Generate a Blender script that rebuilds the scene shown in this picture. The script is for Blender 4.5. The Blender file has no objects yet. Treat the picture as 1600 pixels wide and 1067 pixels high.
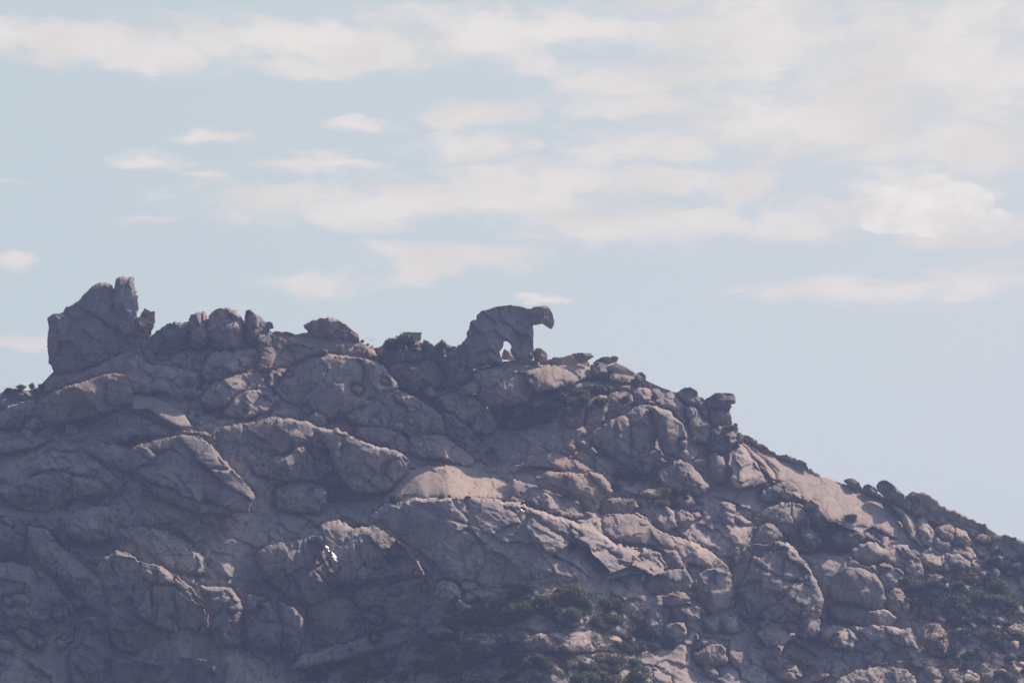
import bpy, math, random
import numpy as np
random.seed(7)
S = bpy.context.scene
C = S.collection
R_ = math.radians

# ------------------------------------------------------------------ camera
CAM = (0.0, 0.0, 4.0)
PITCH = R_(9.5)
FPX = 5080.0                      # focal length in pixels of a 1600 px wide frame
cam_d = bpy.data.cameras.new('camera')
cam_d.sensor_width = 36.0
cam_d.lens = 36.0 * FPX / 1600.0
cam_d.clip_start = 1.0
cam_d.clip_end = 60000.0
cam = bpy.data.objects.new('camera', cam_d)
C.objects.link(cam)
cam.location = CAM
cam.rotation_euler = (math.pi / 2 + PITCH, 0, 0)
S.camera = cam

# ------------------------------------------------------------------ light
SUN_EL, SUN_AZ = R_(46), R_(50)   # azimuth clockwise from +Y (the view direction)
sd = bpy.data.lights.new('sun', 'SUN')
sd.energy = 3.4
sd.angle = R_(0.5)
sd.color = (1.0, 0.79, 0.62)
sun = bpy.data.objects.new('sun', sd)
C.objects.link(sun)
sun.rotation_euler = (math.pi / 2 - SUN_EL, 0, math.pi - SUN_AZ)
sun.location = (200, 300, 400)
S.view_settings.view_transform = 'Standard'
S.view_settings.look = 'None'
S.view_settings.gamma = 1.0
S.view_settings.use_curve_mapping = False
S.view_settings.exposure = 0.75
SKY_STRENGTH = 0.075
HAZE_DENSITY = 0.00026
CLOUD_COL = (6.55, 6.2, 5.85)
HORIZON_COL = (4.85, 5.42, 5.45)

world = bpy.data.worlds.new('World')
S.world = world
world.use_nodes = True
nt = world.node_tree
nt.nodes.clear()


class NB:
    """tiny node builder"""
    def __init__(s, nt): s.nt = nt
    def n(s, kind, **kw):
        nd = s.nt.nodes.new(kind)
        for k, v in kw.items():
            setattr(nd, k, v)
        return nd
    def put(s, sock, v):
        if isinstance(v, bpy.types.NodeSocket): s.nt.links.new(v, sock)
        else: sock.default_value = v
    def m(s, op, a, b=0.0, c=None, clamp=False):
        nd = s.n('ShaderNodeMath', operation=op, use_clamp=clamp)
        s.put(nd.inputs[0], a)
        if len(nd.inputs) > 1: s.put(nd.inputs[1], b)
        if c is not None: s.put(nd.inputs[2], c)
        return nd.outputs[0]
    def v(s, op, a, b=(0, 0, 0)):
        nd = s.n('ShaderNodeVectorMath', operation=op)
        s.put(nd.inputs[0], a)
        if op in ('ADD', 'SUBTRACT', 'MULTIPLY', 'DIVIDE', 'DOT_PRODUCT'): s.put(nd.inputs[1], b)
        if op == 'SCALE': s.put(nd.inputs['Scale'], b)
        return nd.outputs['Value'] if op in ('LENGTH', 'DOT_PRODUCT') else nd.outputs['Vector']
    def noise(s, vec, scale, detail=4, rough=0.55, dist=0.0, col=False):
        nd = s.n('ShaderNodeTexNoise')
        s.put(nd.inputs['Vector'], vec)
        nd.inputs['Scale'].default_value = scale
        nd.inputs['Detail'].default_value = detail
        nd.inputs['Roughness'].default_value = rough
        nd.inputs['Distortion'].default_value = dist
        return nd.outputs['Color' if col else 'Fac']
    def rng(s, v, a, b, c=0.0, d=1.0, smooth=True):
        nd = s.n('ShaderNodeMapRange', interpolation_type='SMOOTHSTEP' if smooth else 'LINEAR')
        s.put(nd.inputs['Value'], v)
        for i, q in zip(range(1, 5), (a, b, c, d)): s.put(nd.inputs[i], q)
        return nd.outputs[0]
    def mix(s, f, a, b):
        nd = s.n('ShaderNodeMix', data_type='RGBA')
        s.put(nd.inputs['Factor'], f)
        for k, q in (('A', a), ('B', b)):
            sk = [i for i in nd.inputs if i.name == k and i.type == 'RGBA'][0]
            s.put(sk, q if isinstance(q, bpy.types.NodeSocket) else (*q, 1.0)[:4])
        return [o for o in nd.outputs if o.type == 'RGBA'][0]


def pix_dir(px, py):
    """world direction of a photo pixel (arrays allowed), y component 1"""
    a = (np.asarray(px, float) - 800.0) / FPX
    b = -(np.asarray(py, float) - 533.5) / FPX
    cp, sp = math.cos(PITCH), math.sin(PITCH)
    y = cp - b * sp
    z = sp + b * cp
    return a / y, z / y


# sky: physical sky with layered clouds laid over it by direction
b = NB(nt)
out = b.n('ShaderNodeOutputWorld')
bg = b.n('ShaderNodeBackground')
bg.inputs['Strength'].default_value = SKY_STRENGTH
nt.links.new(bg.outputs[0], out.inputs[0])
sky = b.n('ShaderNodeTexSky', sky_type='NISHITA')
sky.sun_disc = False
sky.sun_elevation = SUN_EL
sky.sun_rotation = SUN_AZ
sky.altitude = 0
sky.air_density = 1.0
sky.dust_density = 1.2
sky.ozone_density = 1.0
tc = b.n('ShaderNodeTexCoord')
d = b.v('NORMALIZE', tc.outputs['Generated'])
sx = b.n('ShaderNodeSeparateXYZ'); nt.links.new(d, sx.inputs[0])
az = b.m('ARCTAN2', sx.outputs[0], sx.outputs[1])
el = b.m('ARCSINE', sx.outputs[2])
cb = b.n('ShaderNodeCombineXYZ')
nt.links.new(az, cb.inputs[0]); nt.links.new(el, cb.inputs[1])
uv = cb.outputs[0]
wp = b.noise(b.v('MULTIPLY', uv, (1, 2.6, 1)), 26.0, 5, 0.6, col=True)
wp = b.v('MULTIPLY', b.v('SUBTRACT', wp, (.5, .5, .5)), (0.036, 0.013, 0))
uvw = b.v('ADD', uv, wp)
CLOUDS = [(150,68,230,38,1),(470,62,300,38,1),(800,50,350,38,1),(1150,45,260,60,1),(1480,90,260,110,1),
 (1270,190,290,62,1),(950,140,115,30,.9),(1480,220,190,80,.85),(1450,322,95,50,1.7),(1510,352,120,32,1),(1160,290,80,20,.9),
 (1040,236,130,30,1),(735,228,95,22,1),(750,180,80,22,.95),(860,108,80,18,.8),(565,195,50,10,.9),(345,212,60,10,1),
 (238,250,45,17,.9),(290,272,50,8,.7),(470,256,110,11,.9),(505,243,50,12,.8),(680,318,370,40,1),(900,285,270,26,1),
 (1010,350,230,36,1),(1240,345,110,30,.9),(700,402,150,28,.9),(500,442,100,14,.8),(640,420,90,30,.7),(240,343,45,6,.7),
 (35,406,38,12,.9),(1350,455,170,20,1),(1530,443,130,27,1),(1162,455,16,5,.8),(860,466,40,5,.7),(0,290,30,7,.8),
 (30,543,100,17,1),(450,103,120,17,.9),(1100,110,160,30,.8),(1020,165,130,26,.8),(1390,130,120,30,.7)]
acc = None
for (cx, cy, rx, ry, st) in CLOUDS:
    vx, vz = pix_dir(cx, cy)
    a_ = math.atan2(float(vx), 1.0); e_ = math.asin(float(vz) / math.sqrt(1 + float(vx)**2 + float(vz)**2))
    q = b.v('MULTIPLY', b.v('SUBTRACT', uvw, (a_, e_, 0)), (FPX / rx / 1.45, FPX / ry / 1.5, 0))
    f = b.m('MULTIPLY', b.m('SUBTRACT', 1.0, b.v('LENGTH', q), clamp=True), st)
    acc = f if acc is None else b.m('MAXIMUM', acc, f)
# the open sky outside the view carries the same kind of broken cloud
gen = b.noise(b.v('MULTIPLY', uvw, (1, 2.8, 1)), 5.0, 5, 0.55)
gen = b.rng(gen, 0.46, 0.70, 0.0, 0.5)
wx = b.rng(b.m('ABSOLUTE', az), 0.15, 0.19)
wy = b.rng(el, 0.26, 0.29)
by = b.rng(el, 0.04, 0.12)
win = b.m('MAXIMUM', wx, wy)
acc = b.m('MAXIMUM', acc, b.m('MULTIPLY', b.m('MULTIPLY', gen, win), by))
fb = b.noise(b.v('MULTIPLY', uvw, (1, 2.3, 1)), 42.0, 7, 0.62)
fine = b.m('MULTIPLY', b.m('SUBTRACT', fb, 0.5), 2.3)
dens = b.rng(b.m('ADD', acc, b.m('MULTIPLY', fine, b.rng(acc, 0.0, 0.2, 0.12, 1.0))), -0.01, 0.82, 0.0, 1.0)
lump = b.noise(b.v('MULTIPLY', uvw, (1, 2.0, 1)), 30.0, 5, 0.55)
puff = b.m('ADD', b.rng(lump, 0.3, 0.7, 0.93, 1.04), b.rng(acc, 0.7, 1.5, 0.0, 0.07))
ccol = b.v('SCALE', CLOUD_COL, puff)
# dusty air pales the sky towards the horizon
hazy = b.rng(b.m('ABSOLUTE', el), 0.28, 0.52, 0.9, 0.0)
base = b.mix(hazy, sky.outputs[0], b.mix(b.rng(az, -.17, .17), HORIZON_COL, (5.25, 5.52, 5.55)))
# the haze and the thin cloud glow on the sun's side of the sky and are duller opposite
side = b.rng(b.v('DOT_PRODUCT', d, (math.sin(SUN_AZ), math.cos(SUN_AZ), .3)), -0.6, 0.45, 0.38, 1.0)
base = b.v('SCALE', base, side)
ccol = b.v('SCALE', ccol, side)
# one brighter heap of cumulus
cum = None
for (cx, cy, rx, ry) in [(1403,318,44,30),(1448,304,46,36),(1508,318,46,34),(1550,345,40,20),(1395,345,60,22),(1470,345,90,26)]:
    vx, vz = pix_dir(cx, cy)
    a_ = math.atan2(float(vx), 1.0); e_ = math.asin(float(vz) / math.sqrt(1 + float(vx)**2 + float(vz)**2))
    q = b.v('MULTIPLY', b.v('SUBTRACT', uv, (a_, e_, 0)), (FPX / rx / 1.2, FPX / ry / 1.2, 0))
    f = b.m('SUBTRACT', 1.0, b.v('LENGTH', q), clamp=True)
    cum = f if cum is None else b.m('MAXIMUM', cum, f)
cn = b.noise(b.v('MULTIPLY', uv, (1, 1.3, 1)), 90.0, 7, 0.6)
cd = b.rng(b.m('ADD', cum, b.m('MULTIPLY', b.m('SUBTRACT', cn, .5), b.rng(cum, 0, .25, .1, 1.3))), .12, .42, 0, .8)
sky_all = b.mix(dens, base, ccol)
hi = b.v('SCALE', CLOUD_COL, b.rng(cn, .35, .65, .98, 1.13))
nt.links.new(b.mix(cd, sky_all, b.v('SCALE', hi, side)), bg.inputs['Color'])

# ------------------------------------------------------------------ noise in numpy
def _h(ix, iy, k):
    n = (ix.astype(np.int64) * 374761393 + iy.astype(np.int64) * 668265263 + k * 974634777) & 0xFFFFFFFF
    n = ((n ^ (n >> 13)) * 1274126177) & 0xFFFFFFFF
    n = ((n ^ (n >> 16)) * 2246822519) & 0xFFFFFFFF
    return ((n ^ (n >> 15)) & 0xFFFFFF) / float(0xFFFFFF)

def vnoise(x, y, k=0):
    x = np.asarray(x, float); y = np.asarray(y, float)
    ix = np.floor(x); iy = np.floor(y)
    fx = x - ix; fy = y - iy
    fx = fx * fx * fx * (fx * (fx * 6 - 15) + 10); fy = fy * fy * fy * (fy * (fy * 6 - 15) + 10)
    a = _h(ix, iy, k); b2 = _h(ix + 1, iy, k); c = _h(ix, iy + 1, k); e = _h(ix + 1, iy + 1, k)
    return (a + (b2 - a) * fx + (c - a) * fy + (a - b2 - c + e) * fx * fy) * 2 - 1

def fbm(x, y, k=0, o=4, g=0.5):
    s = 0; a = 1.0; t = 0
    for i in range(o):
        s = s + a * vnoise(x, y, k + i * 17); t += a
        x = x * 1.93 + 5.1; y = y * 2.07 - 3.3; a *= g
    return s / t

def blocks(x, y, cell, aspect, ang, k):
    """jointed rock: returns (relief of the block -1..1, distance to the joint)"""
    ca, sa = math.cos(ang), math.sin(ang)
    wx_ = x + cell * .24 * vnoise(x / cell / 1.4, y / cell / 1.4, k + 3) + cell * .12 * vnoise(x / cell * 2.2, y / cell * 2.2, k + 5)
    wy_ = y + cell * .24 * vnoise(x / cell / 1.4, y / cell / 1.4, k + 4) + cell * .12 * vnoise(x / cell * 2.2, y / cell * 2.2, k + 6)
    u = (wx_ * ca + wy_ * sa) / (cell * aspect)
    v = (-wx_ * sa + wy_ * ca) / cell
    iu = np.floor(u); iv = np.floor(v)
    f1 = np.full(u.shape, 9.0); f2 = np.full(u.shape, 9.0); rel = np.zeros(u.shape)
    for du in (-1, 0, 1):
        for dv in (-1, 0, 1):
            cu = iu + du; cv = iv + dv
            su = cu + .2 + .6 * _h(cu, cv, k); sv = cv + .2 + .6 * _h(cu, cv, k + 1)
            dd = np.hypot(u - su, v - sv)
            r = (_h(cu, cv, k + 2) * 2 - 1) + (u - su) * (_h(cu, cv, k + 7) * 2 - 1) * 1.5 + (v - sv) * (_h(cu, cv, k + 8) * 2 - .6) * 1.2
            near = dd < f1
            f2 = np.where(near, f1, np.minimum(f2, dd))
            rel = np.where(near, r, rel)
            f1 = np.where(near, dd, f1)
    return rel, f2 - f1

MPP = 0.1378                       # metres per photo pixel at 700 m

def relief(x, y, cell=24, aspect=1.5, ang=0.5, k=0, rough=1.0, joint=1.0):
    r1, e1 = blocks(x, y, cell, aspect, ang, k)
    r2, e2 = blocks(x, y, cell * .36, aspect * 1.15, ang + .25, k + 40)
    mod = np.clip(.25 + 1.3 * fbm(x / 55, y / 55, k + 90, 2), 0, 1.3)
    opn = np.clip(.35 + 1.5 * fbm(x / 30, y / 30, k + 95, 2), .05, 1.5)      # some joints gape, most are tight
    m = cell * MPP
    w = joint * m * (.17 * r1 - .30 * opn * np.exp(-e1 / (.035 + .03 * opn))) \
      + joint * mod * m * .36 * (.20 * r2 - .15 * opn * np.exp(-e2 / .08))
    # sheeting: ledges that run across the rock, flat on top and steep in front
    for q, (lam, amp) in enumerate(((17.0, .50), (7.5, .20))):
        ph = (-x * math.sin(ang) + y * math.cos(ang)) / lam + 1.1 * fbm(x / 48, y / 48, k + 30 + q, 3) + .25 * vnoise(x / 9, y / 9, k + 33 + q)
        f = ph - np.floor(ph)
        st = np.clip(f / .22, 0, 1); st = st * st * (3 - 2 * st)
        on = np.clip(.1 + 2.6 * fbm(x / 44 + np.floor(ph) * 7.7, y / 44, k + 36 + q, 2), 0, 1)
        w += rough * amp * on * st * (1 - f)
    w += rough * (.42 * fbm(x / 34, y / 34, k + 60, 3) + .20 * fbm(x / 10, y / 8, k + 70, 4, .66))
    w += rough * .22 * np.abs(fbm(x / 22, y / 9, k + 75, 3))
    return w

# ------------------------------------------------------------------ materials
def new_mat(name):
    m = bpy.data.materials.new(name); m.use_nodes = True
    m.node_tree.nodes.clear()
    b = NB(m.node_tree)
    o = b.n('ShaderNodeOutputMaterial'); p = b.n('ShaderNodeBsdfPrincipled')
    m.node_tree.links.new(p.outputs[0], o.inputs[0])
    return m, b, p

def granite(name, warm, cool, lichen=.5, stain=.5, bump=.35, joints=.55):
    m, b, p = new_mat(name)
    g = b.n('ShaderNodeNewGeometry'); pos = g.outputs['Position']
    oi = b.n('ShaderNodeObjectInfo')
    n1 = b.noise(pos, .22, 5, .6)
    n2 = b.noise(b.v('MULTIPLY', pos, (1, 1, .35)), .9, 6, .65)          # streaks run down the rock
    n3 = b.noise(pos, 3.2, 6, .7)
    col = b.mix(b.rng(n1, .36, .64), cool, warm)
    col = b.mix(b.rng(n3, .3, .75, 0, .35), col, (.42, .36, .33))
    # open joints, dark with soil and lichen
    wv = b.v('ADD', pos, b.v('SCALE', b.noise(pos, .35, 4, .6, col=True), 2.6))
    jt = None
    for sc_, wd, st_ in (((.16, .16, .30), .045, 1.0), ((.55, .55, .85), .06, .4)):
        vo = b.n('ShaderNodeTexVoronoi', feature='DISTANCE_TO_EDGE'); vo.inputs['Scale'].default_value = 1.0
        b.put(vo.inputs['Vector'], b.v('MULTIPLY', wv, sc_))
        f_ = b.m('MULTIPLY', b.rng(vo.outputs['Distance'], 0, wd, 1, 0), b.rng(b.noise(pos, .25 + sc_[0], 3, .6), .42, .58, 0, st_))
        jt = f_ if jt is None else b.m('MAXIMUM', jt, f_)
    dark = b.rng(b.m('ADD', n2, b.m('MULTIPLY', b.m('SUBTRACT', n3, .5), .3)), .5, .66, 0, lichen)
    col = b.mix(dark, col, (.12, .115, .11))
    n4 = b.noise(b.v('MULTIPLY', pos, (1, 1, .5)), .13, 5, .7)
    col = b.mix(b.rng(n4, .56, .70, 0, stain), col, (.40, .24, .15))
    col = b.mix(b.m('MULTIPLY', jt, joints), col, (.055, .055, .06))
    hv = b.rng(oi.outputs['Random'], 0, 1, .82, 1.15, False)
    col = b.v('SCALE', col, hv)
    b.put(p.inputs['Base Color'], col)
    p.inputs['Roughness'].default_value = .88
    p.inputs['Specular IOR Level'].default_value = .3
    bm_ = b.n('ShaderNodeBump'); bm_.inputs['Distance'].default_value = .25
    bm_.inputs['Strength'].default_value = bump
    hgt = b.m('ADD', b.noise(pos, 1.3, 7, .62), b.m('MULTIPLY', b.noise(pos, 5, 5, .6), .35))
    hgt = b.m('SUBTRACT', hgt, b.m('MULTIPLY', jt, joints))
    b.put(bm_.inputs['Height'], hgt)
    b.put(p.inputs['Normal'], bm_.outputs[0])
    return m

M = {}
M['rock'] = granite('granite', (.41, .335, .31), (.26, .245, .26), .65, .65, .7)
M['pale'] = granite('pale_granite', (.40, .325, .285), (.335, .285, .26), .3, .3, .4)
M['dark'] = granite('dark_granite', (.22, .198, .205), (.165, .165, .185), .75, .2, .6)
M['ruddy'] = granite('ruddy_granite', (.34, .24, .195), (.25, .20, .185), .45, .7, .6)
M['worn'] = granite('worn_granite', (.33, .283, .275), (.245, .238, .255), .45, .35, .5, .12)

def plain(name, c1, c2, scale=3.0, rough=.85):
    m, b, p = new_mat(name)
    g = b.n('ShaderNodeNewGeometry')
    n = b.noise(g.outputs['Position'], scale, 5, .6)
    b.put(p.inputs['Base Color'], b.mix(b.rng(n, .35, .65), c1, c2))
    p.inputs['Roughness'].default_value = rough
    return m, b, p
def leafy(name, c1, c2, c3):
    m, b, p = new_mat(name)
    g = b.n('ShaderNodeNewGeometry'); oi = b.n('ShaderNodeObjectInfo')
    n = b.noise(g.outputs['Position'], 1.1, 4, .6)
    col = b.mix(b.rng(n, .35, .65), c1, c2)
    col = b.mix(b.m('MULTIPLY', oi.outputs['Random'], .75), col, c3)
    b.put(p.inputs['Base Color'], col)
    p.inputs['Roughness'].default_value = .6
    p.inputs['Specular IOR Level'].default_value = .25
    tr = b.n('ShaderNodeBsdfTranslucent'); b.put(tr.inputs['Color'], col)
    ms = b.n('ShaderNodeMixShader'); ms.inputs[0].default_value = .38
    out_ = [q for q in m.node_tree.nodes if q.type == 'OUTPUT_MATERIAL'][0]
    m.node_tree.links.new(p.outputs[0], ms.inputs[1]); m.node_tree.links.new(tr.outputs[0], ms.inputs[2])
    m.node_tree.links.new(ms.outputs[0], out_.inputs[0])
    return m
M['leaf'] = leafy('shrub_leaves', (.075, .115, .045), (.12, .165, .065), (.15, .16, .085))
M['dryleaf'] = leafy('dry_scrub', (.11, .125, .06), (.17, .165, .085), (.15, .12, .075))
M['bark'] = plain('bark', (.09, .07, .055), (.14, .11, .085))[0]
M['concrete'] = plain('weathered_concrete', (.24, .235, .20), (.33, .32, .27), 1.6)[0]
M['hole'] = plain('dark_opening', (.03, .03, .03), (.04, .04, .04))[0]
M['white'] = plain('glint_white', (.72, .69, .66), (.6, .58, .55), 2.0, .35)[0]  # white base colour imitates bright glints off wet rock
m_, b_, p_ = plain('sea_water', (.01, .035, .05), (.015, .045, .06), .02, .12)
bm_ = b_.n('ShaderNodeBump'); bm_.inputs['Strength'].default_value = .4
b_.put(bm_.inputs['Height'], b_.noise(b_.n('ShaderNodeNewGeometry').outputs['Position'], .5, 4))
b_.put(p_.inputs['Normal'], bm_.outputs[0])
M['sea'] = m_

# ------------------------------------------------------------------ the lie of the hill
RX = np.array([-1700,-900,-400,-200,0,60,84,120,160,213,240,262,274,290,330,380,430,470,500,560,600,700,735,850,900,1000,1035,1070,1100,1140,1160,1250,1350,1370,1391,1410,1430,1500,1560,1600,1800,2200,2900,3600], float)
RY = np.array([1250,900,740,680,625,605,580,569,556,538,522,511,507,503,497,503,520,529,533,538,548,554,570,572,570,590,606,618,640,664,694,738,764,770,779,787,796,820,842,856,940,1080,1250,1420], float)
def ridge(px):
    return np.interp(px, RX, RY)
GX = np.arange(-1700, 3600.1, 4.0)
GY = np.arange(380, 1620, 2.0)
gx, gy = np.meshgrid(GX, GY)
kk = np.full(gx.shape, .165)
for (cx, cy, rx, ry, dk) in [(710,768,130,22,.20),(880,835,150,36,.12),(1320,785,120,50,.05),(850,572,130,12,.30),(250,650,60,20,.08),
        (800,985,300,60,-.04),(1500,940,200,90,-.02),(280,960,380,140,-.085),(560,880,200,110,-.05),(1200,950,150,110,-.07),
        (300,730,260,60,-.05),(780,640,60,50,-.07),(560,610,150,60,-.06),(990,690,120,60,-.05)]:
    kk += dk * np.exp(-((gx - cx) / rx) ** 2 - ((gy - cy) / ry) ** 2)
kk += .05 * fbm(gx / 90, gy / 45, 11, 3)
rg = ridge(gx)
kk = np.where(gy < rg, 0.0, np.clip(kk, .04, 1.0))
Dm = 700.0 - np.cumsum(kk, axis=0) * 2.0
Dm += 2.2 * fbm(gx / 150, gy / 120, 21, 3)
for (cx, cy, rx, ry, dd_) in [(525,775,80,20,7),(430,800,60,30,3),(300,835,60,28,5),(140,848,60,14,5),(150,668,80,14,4),(392,900,26,70,5),(745,690,45,40,5),(1008,1000,40,34,5),
        (1295,965,50,24,5),(1000,742,60,18,4),(1290,850,46,18,4),(700,665,26,50,3),(800,655,60,20,3),(880,770,26,18,3),(960,800,50,12,3),(230,690,70,8,2),
        (40,790,60,12,4),(20,880,50,12,4),(640,880,8,40,2),(1140,900,8,50,4),(1110,720,8,30,4),(1150,650,14,10,3)]:
    Dm += 1.5 * dd_ * np.exp(-((gx - cx) / rx) ** 2 - ((gy - cy) / ry) ** 2) * (gy > rg)
for _ in range(3):
    Dm[:, 1:-1] = (Dm[:, :-2] + 2 * Dm[:, 1:-1] + Dm[:, 2:]) / 4
def depth(px, py):
    u = np.clip((np.asarray(px, float) - GX[0]) / 4.0, 0, len(GX) - 1.001)
    v = np.clip((np.asarray(py, float) - GY[0]) / 2.0, 0, len(GY) - 1.001)
    i = u.astype(int); j = v.astype(int); fu = u - i; fv = v - j
    return (Dm[j, i] * (1 - fu) + Dm[j, i + 1] * fu) * (1 - fv) + (Dm[j + 1, i] * (1 - fu) + Dm[j + 1, i + 1] * fu) * fv
def world_pt(px, py, Y):
    dx, dz = pix_dir(px, py)
    return np.stack([CAM[0] + dx * Y, CAM[1] + Y + 0 * dx, CAM[2] + dz * Y], -1)

def link_mesh(name, verts, faces, mat, parent=None, smooth=True, loc=None):
    """verts (n,3) world; the origin goes to loc (default: centre of the base)"""
    me = bpy.data.meshes.new(name)
    verts = np.asarray(verts, float)
    if loc is None:
        loc = np.array([(verts[:, 0].min() + verts[:, 0].max()) / 2, (verts[:, 1].min() + verts[:, 1].max()) / 2, verts[:, 2].min()])
    v = verts - loc
    me.vertices.add(len(v)); me.vertices.foreach_set('co', v.astype(np.float32).ravel())
    if isinstance(faces, np.ndarray):
        nf, nc = faces.shape
        me.loops.add(nf * nc); me.loops.foreach_set('vertex_index', faces.astype(np.int32).ravel())
        me.polygons.add(nf)
        me.polygons.foreach_set('loop_start', np.arange(0, nf * nc, nc, dtype=np.int32))
    else:
        me.clear_geometry(); me.from_pydata([tuple(q) for q in v], [], faces)
    me.update(calc_edges=True); me.validate()
    me.shade_smooth() if smooth else me.shade_flat()
    me.materials.append(mat)
    o = bpy.data.objects.new(name, me); C.objects.link(o)
    if parent is not None:
        o.parent = parent
        o.location = np.asarray(loc) - np.asarray(parent.location)
    else:
        o.location = loc
    return o
def tag(o, label=None, cat=None, group=None, kind=None):
    for k_, v_ in (('label', label), ('category', cat), ('group', group), ('kind', kind)):
        if v_: o[k_] = v_
    return o

# raster of the nearest surface so far, 1.5 px lattice
H = 1.5
LX0, LY0 = -150.0, 390.0
NX, NY = int(1900 / H) + 1, int(760 / H) + 1
LXs = LX0 + H * np.arange(NX); LYs = LY0 + H * np.arange(NY)
lx, ly = np.meshgrid(LXs, LYs)
ZB = depth(lx, ly)
hill_rel = relief(lx, ly, 26, 1.6, .45, 5, 1.5, 1.2)
ZB = np.where(ly < ridge(lx), 1e6, ZB + 2.4 - hill_rel)

sea = link_mesh('sea', np.array([(-30000, -30000, -.5), (30000, -30000, -.5), (30000, 30000, -.5), (-30000, 30000, -.5)]), np.array([[0, 1, 2, 3]]), M['sea'], smooth=False)
tag(sea, kind='structure')

# ------------------------------------------------------------------ rocks
REG = {'A': (0, 400, 3.5575), 'B': (400, 400, 3.5575), 'C': (700, 430, 4.85), 'D': (900, 500, 3.5575), 'E': (1200, 667, 3.5575),
       'F': (0, 600, 3.5575), 'G': (400, 600, 3.5575), 'H': (800, 600, 3.5575), 'I': (0, 767, 3.5575), 'J': (400, 767, 3.5575),
       'K': (800, 767, 3.5575), 'L': (1200, 767, 3.5575), 'P': (0, 0, 1.0)}
def pts_of(key, s):
    ox, oy, sc = REG[key]
    a = np.array([[float(q) for q in w.split(',')] for w in s.split()])
    return np.stack([ox + a[:, 0] / sc, oy + a[:, 1] / sc], -1)
def densify(p, step):
    o_ = []
    for i in range(len(p)):
        a, c = p[i], p[(i + 1) % len(p)]
        n = max(1, int(np.hypot(*(c - a)) / step))
        for j in range(n): o_.append(a + (c - a) * j / n)
    return np.array(o_)
def chaikin(p, w=.18):
    q = np.roll(p, -1, 0)
    return np.stack([p * (1 - w) + q * w, p * w + q * (1 - w)], 1).reshape(-1, 2)
def sdf(P, poly):
    """positive inside; also the nearest point of the outline"""
    a = poly; c = np.roll(poly, -1, 0); e = c - a
    best = np.full(len(P), 1e9); near = np.zeros_like(P); ins = np.zeros(len(P), bool)
    for i in range(len(a)):
        L = (e[i] ** 2).sum() + 1e-9
        t = np.clip(((P - a[i]) @ e[i]) / L, 0, 1)
        q = a[i] + t[:, None] * e[i]
        dd = ((P - q) ** 2).sum(1)
        m = dd < best
        best = np.where(m, dd, best); near[m] = q[m]
        cond = (a[i, 1] > P[:, 1]) != (c[i, 1] > P[:, 1])
        if cond.any():
            xi = a[i, 0] + (P[:, 1] - a[i, 1]) * e[i, 0] / (e[i, 1] if e[i, 1] else 1e-9)
            ins ^= cond & (P[:, 0] < xi)
    dd = np.sqrt(best)
    return np.where(ins, dd, -dd), near

ROCKN = [0]
SCAN = {'on': True}
CACHE = {}
LAB = np.where(ly < ridge(lx), -1, 0)
GRV = [None]
LASTK = [0]
def finish_scan():
    """distance in pixels from every point to where one rock meets the next, as they show from the front"""
    E = np.full(LAB.shape, 99.0)
    for ax in (0, 1):
        a = LAB[:-1] if ax == 0 else LAB[:, :-1]; c = LAB[1:] if ax == 0 else LAB[:, 1:]
        m = (a != c) & (a >= 0) & (c >= 0)
        if ax == 0: E[:-1][m] = .5; E[1:][m] = .5
        else: E[:, :-1][m] = .5; E[:, 1:][m] = .5
    for _ in range(9):
        for sh, w_ in (((1, 0), 1), ((-1, 0), 1), ((0, 1), 1), ((0, -1), 1), ((1, 1), 1.414), ((-1, -1), 1.414), ((1, -1), 1.414), ((-1, 1), 1.414)):
            E = np.minimum(E, np.roll(E, sh, (0, 1)) + w_)
    E *= H
    vary = np.clip(.9 + .9 * fbm(lx / 40, ly / 40, 404, 2), .3, 1.6)
    GRV[0] = vary * (1.25 * np.exp(-E / 2.0) + .75 * np.exp(-(E / 7.0) ** 1.3))
    SCAN['on'] = False; ROCKN[0] = 0
def groove(x, y):
    u = np.clip((x - LX0) / H, 0, NX - 1.001); v = np.clip((y - LY0) / H, 0, NY - 1.001)
    i = u.astype(int); j = v.astype(int); fu = u - i; fv = v - j; G = GRV[0]
    return (G[j, i] * (1 - fu) + G[j, i + 1] * fu) * (1 - fv) + (G[j + 1, i] * (1 - fu) + G[j + 1, i + 1] * fu) * fv
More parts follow.
